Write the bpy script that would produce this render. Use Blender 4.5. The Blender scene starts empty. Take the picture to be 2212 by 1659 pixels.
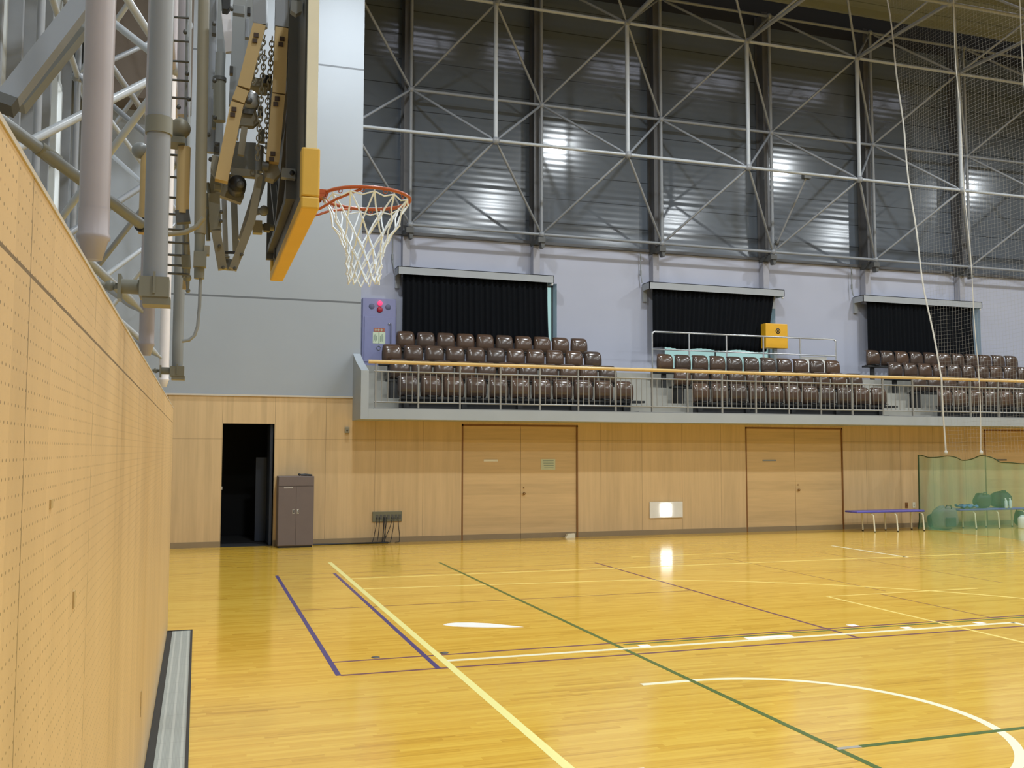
import bpy, bmesh, math, random
from mathutils import Vector, Matrix
random.seed(7)
C = bpy.context.scene.collection
SC = bpy.context.scene
PI = math.pi

# ---------------------------------------------------------------- camera
F = 2067.02; YAW = 0.316036; PITCH = 0.0687275; ROLL = 0.0015689
CAM = Vector((0.0, 0.0, 1.70))
def cam_axes():
    cy, sy = math.cos(YAW), math.sin(YAW)
    fw = Vector((sy*math.cos(PITCH), cy*math.cos(PITCH), math.sin(PITCH)))
    r = Vector((cy, -sy, 0)); u = r.cross(fw)
    r2 = math.cos(ROLL)*r + math.sin(ROLL)*u
    u2 = -math.sin(ROLL)*r + math.cos(ROLL)*u
    return r2, u2, fw
R_, U_, F_ = cam_axes()
cd = bpy.data.cameras.new('camera'); cam = bpy.data.objects.new('camera', cd); C.objects.link(cam)
cd.sensor_fit = 'HORIZONTAL'; cd.sensor_width = 36.0; cd.lens = F*36/2212
cd.clip_start = 0.05; cd.clip_end = 200
m = Matrix((R_, U_, -F_)).transposed().to_4x4(); m.translation = CAM
cam.matrix_world = m
SC.camera = cam
def at(px, py, Y):                       # the point of the hall that lies at depth Y behind a measured spot
    d = (px-1106)/F*R_ - (py-829.5)/F*U_ + F_
    return CAM + d*(Y/d.y)

# ---------------------------------------------------------------- world, exposure, lamps
w = bpy.data.worlds.new('world'); SC.world = w; w.use_nodes = True
w.node_tree.nodes['Background'].inputs[0].default_value = (0.75, 0.85, 1.0, 1)
w.node_tree.nodes['Background'].inputs[1].default_value = 0.35
SC.view_settings.view_transform = 'Standard'; SC.view_settings.look = 'None'
SC.view_settings.gamma = 1.0; SC.view_settings.use_curve_mapping = False
SC.view_settings.exposure = 0.10
SC.cycles.use_denoising = True
SC.cycles.max_bounces = 8; SC.cycles.transparent_max_bounces = 24
LAMP_W = 310.0
LAMP_X = (2.6, 10.3, 18.0, 25.7); LAMP_Y = (15.0, 8.0, 1.5, -5.0); LAMP_Z = 11.0

# ---------------------------------------------------------------- helpers
class MB:
    def __init__(s): s.v = []; s.f = []; s.sm = []
    def _add(s, vs, fs, smooth=False):
        o = len(s.v); s.v += [tuple(v) for v in vs]
        for f in fs: s.f.append(tuple(o+i for i in f)); s.sm.append(smooth)
        return s
    def box(s, x0, x1, y0, y1, z0, z1):
        x0, x1 = min(x0, x1), max(x0, x1); y0, y1 = min(y0, y1), max(y0, y1); z0, z1 = min(z0, z1), max(z0, z1)
        v = [(x0,y0,z0),(x1,y0,z0),(x1,y1,z0),(x0,y1,z0),(x0,y0,z1),(x1,y0,z1),(x1,y1,z1),(x0,y1,z1)]
        return s._add(v, [(0,3,2,1),(4,5,6,7),(0,1,5,4),(1,2,6,5),(2,3,7,6),(3,0,4,7)])
    def bar(s, a, b, w, h, up=(0,0,1)):               # rectangular bar between two points
        a = Vector(a); b = Vector(b); d = (b-a).normalized(); up = Vector(up)
        if abs(d.dot(up)) > 0.98: up = Vector((0,1,0))
        x = d.cross(up).normalized(); y = x.cross(d).normalized()
        v = []
        for p in (a, b):
            for sx, sy in ((-1,-1),(1,-1),(1,1),(-1,1)): v.append(p + x*(w/2*sx) + y*(h/2*sy))
        return s._add(v, [(0,1,2,3),(7,6,5,4),(0,4,5,1),(1,5,6,2),(2,6,7,3),(3,7,4,0)])
    def tube(s, pts, r, n=10, cap=True, closed=False):
        pts = [Vector(p) for p in pts]; N = len(pts); rr = r if isinstance(r, (list, tuple)) else [r]*N
        d0 = (pts[1]-pts[0]).normalized()
        up = Vector((0,0,1)) if abs(d0.z) < 0.9 else Vector((0,1,0))
        x = d0.cross(up).normalized(); vs = []
        for i, p in enumerate(pts):
            if closed: d = pts[(i+1) % N]-pts[i-1]
            else: d = pts[min(i+1, N-1)]-pts[max(i-1, 0)]
            d = d.normalized() if d.length > 1e-9 else d0
            x = (x - d*x.dot(d))
            x = x.normalized() if x.length > 1e-6 else d.orthogonal().normalized()
            y = d.cross(x)
            for k in range(n):
                a = 2*PI*k/n; vs.append(p + x*(rr[i]*math.cos(a)) + y*(rr[i]*math.sin(a)))
        fs = []
        for i in range(N if closed else N-1):
            j = (i+1) % N
            for k in range(n): fs.append((i*n+k, i*n+(k+1) % n, j*n+(k+1) % n, j*n+k))
        s._add(vs, fs, n > 4)
        if cap and not closed:
            s._add(vs[:n], [tuple(range(n-1, -1, -1))]); s._add(vs[-n:], [tuple(range(n))])
        return s
    def ball(s, c, r, n=12, sz=1.0):
        c = Vector(c); vs = []; fs = []; h = n//2
        for i in range(h+1):
            t = PI*i/h
            for k in range(n):
                a = 2*PI*k/n; vs.append(c+Vector((r*math.sin(t)*math.cos(a), r*math.sin(t)*math.sin(a), r*sz*math.cos(t))))
        for i in range(h):
            for k in range(n): fs.append((i*n+k, (i+1)*n+k, (i+1)*n+(k+1) % n, i*n+(k+1) % n))
        return s._add(vs, fs, True)
    def lathe(s, c, prof, n=20, axis='z'):
        c = Vector(c); vs = []; fs = []
        for r, h in prof:
            for k in range(n):
                a = 2*PI*k/n; p, q = r*math.cos(a), r*math.sin(a)
                vs.append(c + (Vector((p, q, h)) if axis == 'z' else Vector((p, h, q)) if axis == 'y' else Vector((h, p, q))))
        for i in range(len(prof)-1):
            for k in range(n): fs.append((i*n+k, i*n+(k+1) % n, (i+1)*n+(k+1) % n, (i+1)*n+k))
        return s._add(vs, fs, True)
    def prism(s, poly, a, b, axis='y'):                # outline extruded along an axis
        n = len(poly); vs = []
        for h in (a, b):
            for p, q in poly:
                vs.append((p, h, q) if axis == 'y' else (h, p, q) if axis == 'x' else (p, q, h))
        fs = [tuple(range(n)), tuple(range(2*n-1, n-1, -1))]
        for k in range(n): fs.append((k, k+n, (k+1) % n+n, (k+1) % n))
        return s._add(vs, fs)
    def grid(s, P, nu, nv, smooth=True):               # P(i,j)
        vs = [P(i, j) for i in range(nu+1) for j in range(nv+1)]
        fs = [(i*(nv+1)+j, (i+1)*(nv+1)+j, (i+1)*(nv+1)+j+1, i*(nv+1)+j+1) for i in range(nu) for j in range(nv)]
        return s._add(vs, fs, smooth)
OFF = {}
def link(name, mb, mat, parent=None, label=None, kind=None, bev=0.0, solid=0.0):
    me = bpy.data.meshes.new(name)
    off = OFF.get(parent.name, Vector((0,0,0))) if parent else Vector((0,0,0))
    me.from_pydata([(v[0]-off.x, v[1]-off.y, v[2]-off.z) for v in mb.v], [], mb.f)
    me.polygons.foreach_set('use_smooth', mb.sm)
    bm = bmesh.new(); bm.from_mesh(me)
    bmesh.ops.recalc_face_normals(bm, faces=bm.faces); bm.to_mesh(me); bm.free()
    me.update()
    if mat: me.materials.append(mat)
    o = bpy.data.objects.new(name, me); C.objects.link(o)
    if parent: o.parent = parent; OFF[o.name] = off
    if label: o['label'] = label
    if kind: o['kind'] = kind
    if solid:
        md = o.modifiers.new('solid', 'SOLIDIFY'); md.thickness = solid; md.offset = 0
    if bev:
        md = o.modifiers.new('bevel', 'BEVEL'); md.width = bev; md.segments = 2; md.limit_method = 'ANGLE'
    return o
def tag(o, label, cat, group=None, kind=None):
    o['label'] = label; o['category'] = cat
    if group: o['group'] = group
    if kind: o['kind'] = kind
    return o
def thing(name, loc, label, cat, group=None):
    o = bpy.data.objects.new(name, None); C.objects.link(o); o.location = loc; o.empty_display_size = 0.1
    OFF[o.name] = Vector(loc)
    return tag(o, label, cat, group)
def struct(name, mb, mat, parent=None, **k):
    o = link(name, mb, mat, parent, **k)
    if not parent: o['kind'] = 'structure'
    return o
def dup(root, loc, label, group=None):
    r = root.copy(); C.objects.link(r); r.location = loc; r['label'] = label
    if group: r['group'] = group
    for ch in list(root.children):
        c = ch.copy(); C.objects.link(c); c.parent = r
        for g in list(ch.children):
            d = g.copy(); C.objects.link(d); d.parent = c
    return r

# ---------------------------------------------------------------- materials
class NT:
    def __init__(s, name):
        s.m = bpy.data.materials.new(name); s.m.use_nodes = True; s.t = s.m.node_tree; s.N = s.t.nodes; s.L = s.t.links
        s.b = s.N['Principled BSDF']
    def n(s, typ, **k):
        o = s.N.new(typ)
        for a, v in k.items(): setattr(o, a, v)
        return o
    def val(s, sock, v):
        if isinstance(v, (int, float)): sock.default_value = v
        elif isinstance(v, (tuple, list)): sock.default_value = v
        else: s.L.new(v, sock)
    def math(s, op, a, b=0.0, c=None):
        o = s.n('ShaderNodeMath', operation=op); s.val(o.inputs[0], a); s.val(o.inputs[1], b)
        if c is not None: s.val(o.inputs[2], c)
        return o.outputs[0]
    def xyz(s):
        g = s.n('ShaderNodeNewGeometry'); x = s.n('ShaderNodeSeparateXYZ'); s.L.new(g.outputs['Position'], x.inputs[0])
        return x.outputs
    def comb(s, x, y, z):
        o = s.n('ShaderNodeCombineXYZ'); s.val(o.inputs[0], x); s.val(o.inputs[1], y); s.val(o.inputs[2], z); return o.outputs[0]
    def noise(s, vec, scale=1.0, detail=2.0, rough=0.5):
        o = s.n('ShaderNodeTexNoise'); s.L.new(vec, o.inputs['Vector']); o.inputs['Scale'].default_value = scale
        o.inputs['Detail'].default_value = detail; o.inputs['Roughness'].default_value = rough; return o.outputs['Fac']
    def white(s, vec):
        o = s.n('ShaderNodeTexWhiteNoise', noise_dimensions='3D'); s.L.new(vec, o.inputs['Vector']); return o.outputs['Value']
    def mix(s, f, a, b, mode='MIX'):
        o = s.n('ShaderNodeMix', data_type='RGBA', blend_type=mode); s.val(o.inputs[0], f); s.val(o.inputs[6], a); s.val(o.inputs[7], b)
        return o.outputs[2]
    def ramp(s, f, stops):
        o = s.n('ShaderNodeValToRGB'); s.L.new(f, o.inputs[0]); e = o.color_ramp.elements
        e[0].position, e[0].color = stops[0]; e[1].position, e[1].color = stops[-1]
        for p, c in stops[1:-1]:
            k = e.new(p); k.color = c
        return o.outputs[0]
    def line(s, coord, period, width, phase=0.0):      # 1 on a thin line every period
        f = s.math('FRACT', s.math('DIVIDE', s.math('ADD', coord, phase), period))
        return s.math('LESS_THAN', f, width/period)
    def bump(s, h, dist=0.01, strength=0.5):
        o = s.n('ShaderNodeBump'); s.L.new(h, o.inputs['Height']); o.inputs['Distance'].default_value = dist
        o.inputs['Strength'].default_value = strength; s.L.new(o.outputs[0], s.b.inputs['Normal'])
    def fin(s, col=None, rough=0.5, metal=0.0, spec=0.5, coat=0.0, coat_rough=0.1):
        if col is not None: s.val(s.b.inputs['Base Color'], col)
        s.val(s.b.inputs['Roughness'], rough); s.b.inputs['Metallic'].default_value = metal
        s.b.inputs['Specular IOR Level'].default_value = spec
        s.b.inputs['Coat Weight'].default_value = coat; s.b.inputs['Coat Roughness'].default_value = coat_rough
        return s.m
def c4(r, g, b): return (r, g, b, 1)
def mul(c, k): return (c[0]*k, c[1]*k, c[2]*k, 1)
def plain(name, c, rough=0.5, metal=0.0, spec=0.5, var=0.08, scale=6.0):
    t = NT(name); g = t.n('ShaderNodeTexCoord')
    f = t.noise(g.outputs['Object'], scale, 3)
    return t.fin(t.mix(f, mul(c, 1-var), mul(c, 1+var)), rough, metal, spec)
def emit(name, c, strength, base=None):
    t = NT(name); t.b.inputs['Emission Color'].default_value = c4(*c); t.b.inputs['Emission Strength'].default_value = strength
    return t.fin(c4(*(base or c)), 0.4)

def floor_mat():
    t = NT('floor_boards'); X, Y, Z = t.xyz()
    row = t.math('FLOOR', t.math('DIVIDE', Y, 0.045))
    r1 = t.white(t.comb(row, 3.1, 0.0))
    seg = t.math('FLOOR', t.math('ADD', t.math('DIVIDE', X, 0.6), t.math('MULTIPLY', r1, 7.0)))
    r2 = t.white(t.comb(row, seg, 1.7))
    grain = t.noise(t.comb(t.math('MULTIPLY', X, 1.6), t.math('MULTIPLY', Y, 48.0), t.math('MULTIPLY', r2, 5.0)), 1.0, 4, 0.65)
    big = t.noise(t.comb(t.math('MULTIPLY', X, 0.5), t.math('MULTIPLY', Y, 2.2), 0.0), 1.0, 2)
    f = t.math('ADD', t.math('MULTIPLY', r2, 0.33), t.math('ADD', t.math('MULTIPLY', grain, 0.85), t.math('MULTIPLY', big, 0.3)))
    col = t.ramp(f, [(0.30, c4(0.26, 0.125, 0.016)), (0.44, c4(0.58, 0.325, 0.038)), (0.62, c4(0.73, 0.435, 0.054)), (0.95, c4(0.83, 0.54, 0.085))])
    joint = t.line(Y, 0.045, 0.0014)
    col = t.mix(t.math('MULTIPLY', joint, 0.2), col, c4(0.25, 0.13, 0.02))
    h = t.noise(t.comb(t.math('MULTIPLY', X, 0.8), t.math('MULTIPLY', Y, 7.0), 0.0), 1.0, 2)
    t.bump(h, 0.002, 0.12)
    return t.fin(col, 0.13, 0, 0.8)
def wood_wall_mat(name, base, axis='x', perf=False, seams=None, zseam=None, grainx=14.0, plank=0.115, horizontal=False):
    t = NT(name); X, Y, Z = t.xyz(); A = X if axis == 'x' else Y
    if horizontal: G = t.comb(t.math('MULTIPLY', A, 1.2), 0.0, t.math('MULTIPLY', Z, 16.0)); P = t.math('FLOOR', t.math('DIVIDE', Z, plank))
    else: G = t.comb(t.math('MULTIPLY', A, grainx), 0.0, t.math('MULTIPLY', Z, 0.9)); P = t.math('FLOOR', t.math('DIVIDE', A, plank))
    g = t.noise(G, 1.0, 4, 0.55)
    p = t.white(t.comb(P, 0.5, 2.0))
    f = t.math('ADD', t.math('MULTIPLY', g, 0.8), t.math('MULTIPLY', p, 0.25))
    col = t.ramp(f, [(0.2, mul(base, 0.82)), (0.55, mul(base, 1.0)), (0.9, mul(base, 1.14))])
    if seams:
        col = t.mix(t.math('MULTIPLY', t.line(A, seams[0], 0.006, seams[1]), 0.8), col, mul(base, 0.32))
    if zseam is not None:
        d = t.math('ABSOLUTE', t.math('SUBTRACT', Z, zseam[0])); k = t.math('LESS_THAN', d, zseam[1])
        col = t.mix(t.math('MULTIPLY', k, zseam[2]), col, mul(base, 0.25))
    if perf:
        fy = t.math('SUBTRACT', t.math('FRACT', t.math('DIVIDE', Y, 0.0255)), 0.5)
        fz = t.math('SUBTRACT', t.math('FRACT', t.math('DIVIDE', Z, 0.0246)), 0.5)
        d = t.math('SQRT', t.math('ADD', t.math('MULTIPLY', fy, fy), t.math('MULTIPLY', fz, fz)))
        hole = t.math('LESS_THAN', d, 0.095)
        col = t.mix(t.math('MULTIPLY', hole, 0.9), col, mul(base, 0.30))
    return t.fin(col, 0.42, 0, 0.35)

MAT = {}
WOODB = (0.60, 0.43, 0.235)
MAT['floor'] = floor_mat()
MAT['wood_near'] = wood_wall_mat('perforated_plywood', (0.66, 0.465, 0.235), 'y', True, (0.91, -0.61), (1.952, 0.0032, 0.9), 5.0, 0.35)
MAT['wood_far'] = wood_wall_mat('beech_panelling', WOODB, 'x', False, (0.90, -0.39), (1.885, 0.006, 0.35))
MAT['wood_door'] = wood_wall_mat('beech_door', (0.585, 0.41, 0.21), 'x', horizontal=True, plank=0.21)
MAT['door_frame'] = plain('brown_door_frame', (0.20, 0.085, 0.02), 0.5)
MAT['skirting'] = plain('skirting_grey_brown', (0.27, 0.20, 0.115), 0.5)
MAT['cap'] = plain('pale_cap', (0.55, 0.50, 0.42), 0.5)
def panel_mat(name, c, pz, phz, px=None, rough=0.4, spec=0.4, lw=0.012, dark=0.45, wav=0.0, cr=0.0):
    t = NT(name); X, Y, Z = t.xyz(); g = t.noise(t.comb(X, Y, Z), 0.8, 3)
    col = t.mix(g, mul(c, 0.93), mul(c, 1.07))
    l = t.line(Z, pz, lw, phz); col = t.mix(l, col, mul(c, dark))
    if px: col = t.mix(t.line(X, px[0], lw, px[1]), col, mul(c, dark))
    if wav:
        t.bump(t.math('SINE', t.math('MULTIPLY', Z, 2*PI/0.146)), wav, 1.0)
    return t.fin(col, rough, 0, spec)
MAT['grey_panel'] = panel_mat('grey_wall_panel', (0.325, 0.358, 0.40), 4.415, 0.025, None, 0.6, 0.3, 0.035, 0.4)
MAT['dark_panel'] = panel_mat('dark_grey_metal_wall', (0.104, 0.122, 0.150), 0.585, -0.05, None, 0.16, 0.8, 0.02, 0.35, wav=0.0004)
MAT['black_band'] = plain('black_soffit', (0.016, 0.015, 0.014), 0.7)
MAT['plaster'] = plain('pale_lavender_plaster', (0.42, 0.438, 0.53), 0.6, scale=1.2, var=0.04)
MAT['concrete'] = plain('grey_concrete_paint', (0.345, 0.38, 0.415), 0.6, scale=2.0)
MAT['step'] = plain('grey_step', (0.36, 0.35, 0.31), 0.7)
MAT['outer_wall'] = plain('pale_grey_cladding', (0.46, 0.49, 0.50), 0.6, scale=1.0)
MAT['steel'] = plain('pale_grey_steel_paint', (0.255, 0.272, 0.30), 0.38, 0.0, 0.5)
MAT['steel_bright'] = plain('light_grey_tube_paint', (0.40, 0.43, 0.465), 0.35, 0.0, 0.6)
MAT['lavender'] = plain('pinkish_grey_tube_paint', (0.38, 0.35, 0.38), 0.35, 0.0, 0.5)
MAT['white_tube'] = plain('white_tube_paint', (0.78, 0.75, 0.77), 0.3)
MAT['olive'] = plain('olive_grey_machine_paint', (0.20, 0.20, 0.165), 0.42, 0.0, 0.5)
MAT['machine'] = plain('grey_machine_paint', (0.24, 0.255, 0.26), 0.4, 0.0, 0.5)
MAT['machine_dark'] = plain('dark_grey_machine_paint', (0.085, 0.087, 0.085), 0.45)
MAT['column_dark'] = plain('dark_column_paint', (0.10, 0.10, 0.105), 0.4)
MAT['pilaster'] = plain('lavender_grey_pilaster', (0.34, 0.34, 0.385), 0.5)
MAT['black'] = plain('black_plastic', (0.012, 0.012, 0.013), 0.4)
MAT['black_matte'] = plain('black_metal', (0.018, 0.018, 0.018), 0.6)
MAT['cream'] = plain('cream_paint', (0.74, 0.70, 0.55), 0.45)
MAT['beige_arm'] = plain('beige_arm_paint', (0.50, 0.36, 0.16), 0.5)
MAT['beige_grey'] = plain('beige_grey_arm_paint', (0.25, 0.232, 0.175), 0.45)
MAT['yellow_pad'] = plain('yellow_padding', (0.66, 0.41, 0.06), 0.55)
MAT['orange'] = plain('orange_rim_paint', (0.38, 0.080, 0.022), 0.35)
MAT['net_white'] = plain('white_cord', (0.80, 0.89, 1.0), 0.8)
MAT['rope'] = plain('grey_white_rope', (0.55, 0.54, 0.50), 0.8)
MAT['hall_net'] = plain('hall_net_cord', (0.34, 0.335, 0.32), 0.8)
MAT['rail_gold'] = plain('varnished_wood_handrail', (0.62, 0.43, 0.17), 0.3, spec=0.6)
MAT['rail'] = plain('grey_rail_steel', (0.29, 0.288, 0.275), 0.35, 0.2)
MAT['chrome'] = plain('brushed_steel', (0.62, 0.63, 0.65), 0.28, 0.8)
MAT['white'] = plain('white_plastic', (0.75, 0.74, 0.70), 0.4)
MAT['curtain'] = plain('black_curtain', (0.006, 0.007, 0.009), 0.9, spec=0.1)
MAT['curtain_box'] = plain('grey_curtain_box', (0.36, 0.38, 0.40), 0.5)
MAT['locker'] = plain('taupe_metal', (0.15, 0.12, 0.118), 0.42)
MAT['fire_box'] = plain('blue_lavender_metal', (0.235, 0.245, 0.42), 0.4)
MAT['yellow_box'] = plain('orange_yellow_metal', (0.80, 0.42, 0.02), 0.4)
MAT['bench_top'] = plain('violet_blue_bench_plastic', (0.10, 0.09, 0.42), 0.35)
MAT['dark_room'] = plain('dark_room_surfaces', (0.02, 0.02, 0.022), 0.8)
MAT['navy_leaf'] = plain('dark_blue_door_leaf', (0.03, 0.04, 0.065), 0.5)
MAT['socket'] = plain('grey_green_socket_plate', (0.16, 0.155, 0.10), 0.5)
MAT['rubber'] = plain('black_rubber_cable', (0.012, 0.012, 0.012), 0.5)
MAT['brown_duct'] = plain('brown_cladding', (0.12, 0.095, 0.075), 0.6)
MAT['y_line'] = plain('pale_yellow_court_paint', (0.93, 0.88, 0.35), 0.25, var=0.02)
MAT['y_thin'] = plain('yellow_court_paint', (0.95, 0.75, 0.22), 0.25, var=0.02)
MAT['w_line'] = plain('cream_white_court_paint', (0.93, 0.90, 0.66), 0.25, var=0.02)
MAT['w_bright'] = plain('bright_white_floor_mark', (1.0, 1.0, 0.97), 0.3, var=0.0)
MAT['blue_line'] = plain('blue_violet_court_paint', (0.05, 0.04, 0.19), 0.3, var=0.05)
MAT['green_line'] = plain('green_court_paint', (0.085, 0.145, 0.03), 0.3, var=0.05)
MAT['purple_line'] = plain('brownish_purple_court_paint', (0.17, 0.065, 0.085), 0.3, var=0.05)
MAT['brown_line'] = plain('faint_brown_court_paint', (0.34, 0.18, 0.05), 0.3, var=0.05)
MAT['grey_tape'] = plain('grey_floor_tape', (0.36, 0.33, 0.28), 0.5)
MAT['pink_tape'] = plain('pale_pink_floor_tape', (0.80, 0.56, 0.50), 0.5)
MAT['lamp_glass'] = emit('lamp_glass', (1.0, 0.97, 0.92), 30.0)
MAT['emergency'] = emit('emergency_light_panel', (1.0, 1.0, 0.97), 4.0)
MAT['daylight'] = emit('daylight_pane', (0.42, 0.68, 0.66), 0.75, (0.1, 0.12, 0.12))
MAT['daylight_slit'] = emit('bright_window_pane', (0.95, 0.98, 1.0), 1.5)
MAT['skylight'] = emit('skylight_pane', (0.75, 0.80, 1.0), 9.0)
MAT['red_glow'] = emit('red_lamp', (1.0, 0.04, 0.12), 1.6)
MAT['red'] = plain('red_plastic', (0.35, 0.01, 0.03), 0.35)
MAT['sticker'] = plain('pale_green_label', (0.62, 0.70, 0.50), 0.5)
MAT['sticker_red'] = plain('brown_red_label', (0.40, 0.12, 0.07), 0.5)
MAT['sign_paper'] = plain('pale_green_paper', (0.52, 0.55, 0.38), 0.6)
MAT['text_green'] = plain('grey_green_print', (0.22, 0.28, 0.22), 0.6)
MAT['brass'] = plain('worn_brass', (0.30, 0.17, 0.06), 0.35, 0.6)
def ceiling_mat():
    t = NT('ceiling_deck'); X, Y, Z = t.xyz(); g = t.noise(t.comb(t.math('MULTIPLY', X, 0.6), t.math('MULTIPLY', Y, 5.0), Z), 1.0, 3)
    c = (0.25, 0.26, 0.21); col = t.mix(g, mul(c, 0.8), mul(c, 1.15)); col = t.mix(t.line(Y, 0.6, 0.03), col, mul(c, 0.5))
    return t.fin(col, 0.7, 0, 0.2)
MAT['ceiling'] = ceiling_mat()
def seat_mat():
    t = NT('glossy_brown_seat'); oi = t.n('ShaderNodeObjectInfo'); tc = t.n('ShaderNodeTexCoord')
    g = t.noise(tc.outputs['Object'], 9.0, 4, 0.6)
    a = t.mix(oi.outputs['Random'], c4(0.046, 0.030, 0.024), c4(0.092, 0.046, 0.025))
    col = t.mix(t.math('MULTIPLY', g, 0.7), a, c4(0.105, 0.072, 0.052))
    return t.fin(col, 0.21, 0, 0.75)
MAT['seat'] = seat_mat()
def grate_mat():
    t = NT('grey_ventilation_grille'); X, Y, Z = t.xyz()
    a = t.line(X, 0.0075, 0.0035); b = t.line(Y, 0.30, 0.006)
    n = t.noise(t.comb(t.math('MULTIPLY', X, 60.0), t.math('MULTIPLY', Y, 3.0), Z), 1.0, 3)
    stripe = t.math('LESS_THAN', t.math('ABSOLUTE', t.math('SUBTRACT', t.math('FRACT', t.math('DIVIDE', t.math('ADD', X, 0.19), 0.056)), 0.5)), 0.12)
    c = t.mix(n, c4(0.30, 0.33, 0.31), c4(0.38, 0.41, 0.39)); c = t.mix(t.math('MULTIPLY', a, 0.35), c, c4(0.18, 0.20, 0.19))
    c = t.mix(t.math('MULTIPLY', stripe, 0.5), c, c4(0.52, 0.54, 0.50)); c = t.mix(t.math('MULTIPLY', b, 0.4), c, c4(0.2, 0.2, 0.2))
    return t.fin(c, 0.5, 0, 0.4)
MAT['grate'] = grate_mat()
def green_net_mat():
    t = NT('fine_green_netting'); tr = t.n('ShaderNodeBsdfTransparent'); mx = t.n('ShaderNodeMixShader')
    t.fin(c4(0.22, 0.50, 0.31), 0.8, 0, 0.1)
    g = t.noise(t.comb(*t.xyz()), 3.0, 3)
    f = t.math('ADD', 0.33, t.math('MULTIPLY', g, 0.14)); t.val(mx.inputs[0], f)
    t.L.new(tr.outputs[0], mx.inputs[1]); t.L.new(t.b.outputs[0], mx.inputs[2])
    t.L.new(mx.outputs[0], t.N['Material Output'].inputs['Surface']); return t.m
MAT['green_net'] = green_net_mat()

# ================================================================ THE SETTING
XL, XR, YB, YW, YR = -2.3, 38.0, -14.0, 17.55, 21.0
fl = struct('floor', MB().box(XL, XR, YB, YW+0.02, -0.2, 0.0), MAT['floor'])
def cline(x0, y0, x1, y1, wd, mat, label, z=0.0012):
    a = Vector((x0, y0, 0)); b = Vector((x1, y1, 0)); d = (b-a).normalized(); n = Vector((-d.y, d.x, 0))*(wd/2)
    mb = MB(); vs = [a-n, b-n, b+n, a+n]
    mb._add([(v.x, v.y, 0.0) for v in vs]+[(v.x, v.y, z) for v in vs], [(4,5,6,7),(0,1,5,4),(1,2,6,5),(2,3,7,6),(3,0,4,7)])
    return link('court_line', mb, mat, fl, label)
def carc(cx, cy, r, a0, a1, wd, mat, label, tail=None, z=0.0012):
    mb = MB(); pts = []
    if tail: pts.append(tail)
    N = 48
    for i in range(N+1):
        a = a0+(a1-a0)*i/N; pts.append((cx+r*math.cos(a), cy+r*math.sin(a)))
    vs = []
    for i, p in enumerate(pts):
        q0 = Vector(pts[max(i-1, 0)]); q1 = Vector(pts[min(i+1, len(pts)-1)]); d = (q1-q0).normalized(); n = Vector((-d.y, d.x))*(wd/2); P = Vector(p)
        vs += [(*(P-n), z), (*(P+n), z), (*(P-n), 0.0), (*(P+n), 0.0)]
    fs = []
    for i in range(len(pts)-1):
        o = 4*i; fs += [(o, o+4, o+5, o+1), (o, o+2, o+6, o+4), (o+1, o+5, o+7, o+3)]
    mb._add(vs, fs)
    return link('court_line', mb, mat, fl, label)
cline(1.925, -4.0, 1.925, 14.73, 0.062, MAT['y_line'], 'broad pale yellow baseline')
cline(1.045, 7.39, 1.045, 13.40, 0.042, MAT['blue_line'], 'dark blue outer line', 0.0010)
cline(1.818, 7.39, 1.818, 13.43, 0.042, MAT['blue_line'], 'dark blue inner line', 0.0010)
cline(1.06, 7.39, 9.3, 7.43, 0.038, MAT['purple_line'], 'thin brownish purple line', 0.0006)
cline(1.06, 7.86, 9.3, 7.90, 0.038, MAT['purple_line'], 'thin brownish purple line', 0.0006)
cline(1.04, 10.47, 5.75, 10.49, 0.036, MAT['brown_line'], 'faint brown line', 0.0006)
cline(1.04, 12.98, 5.75, 12.98, 0.020, MAT['brown_line'], 'faint brown line', 0.0004)
cline(1.04, 13.42, 9.0, 13.42, 0.020, MAT['brown_line'], 'faint brown line', 0.0004)
cline(5.745, 7.40, 5.745, 13.50, 0.038, MAT['purple_line'], 'thin brownish purple cross line', 0.0008)
cline(7.73, 7.90, 7.73, 9.62, 0.03, MAT['brown_line'], 'faint brown line', 0.0008)
cline(7.95, 9.75, 7.95, 13.5, 0.024, MAT['brown_line'], 'faint brown line', 0.0005)
cline(9.9, 9.9, 9.9, 13.9, 0.022, MAT['brown_line'], 'faint brown line', 0.0005)
cline(3.505, -4.0, 3.505, 14.22, 0.042, MAT['green_line'], 'dark green long line', 0.0014)
cline(3.66, 4.735, 12.0, 4.735, 0.042, MAT['green_line'], 'dark green cross line', 0.0014)
cline(3.50, 4.735, 3.66, 4.735, 0.036, MAT['grey_tape'], 'pale tape at the green crossing', 0.0020)
cline(3.58, 7.79, 9.3, 7.82, 0.034, MAT['green_line'], 'thin dark green line', 0.0007)
cline(1.95, 7.635, 7.72, 7.60, 0.058, MAT['w_line'], 'cream white lane line', 0.0016)
cline(7.72, 2.85, 7.72, 7.62, 0.058, MAT['w_line'], 'cream white free throw line', 0.0016)
for a, b in ((3.68, 3.78), (6.46, 6.56), (7.33, 7.43)):
    cline(a, 7.69, b, 7.69, 0.08, MAT['w_bright'], 'short white lane mark', 0.0018)
cline(4.75, 7.70, 5.22, 7.69, 0.085, MAT['w_bright'], 'white lane block', 0.0018)
cline(6.05, 7.955, 6.14, 7.955, 0.09, MAT['w_bright'], 'small white square mark', 0.0018)
cline(1.95, 12.80, 14.2, 12.77, 0.052, MAT['y_thin'], 'pale yellow sideline', 0.0012)
carc(3.505, 5.19, 1.25, math.radians(92), math.radians(-60), 0.058, MAT['w_line'], 'cream white semicircle under the hoop', (3.10, 6.44))
carc(3.505, 5.24, 6.62, math.radians(73), math.radians(-10), 0.052, MAT['y_thin'], 'yellow three point arc', (1.95, 11.83))
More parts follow.
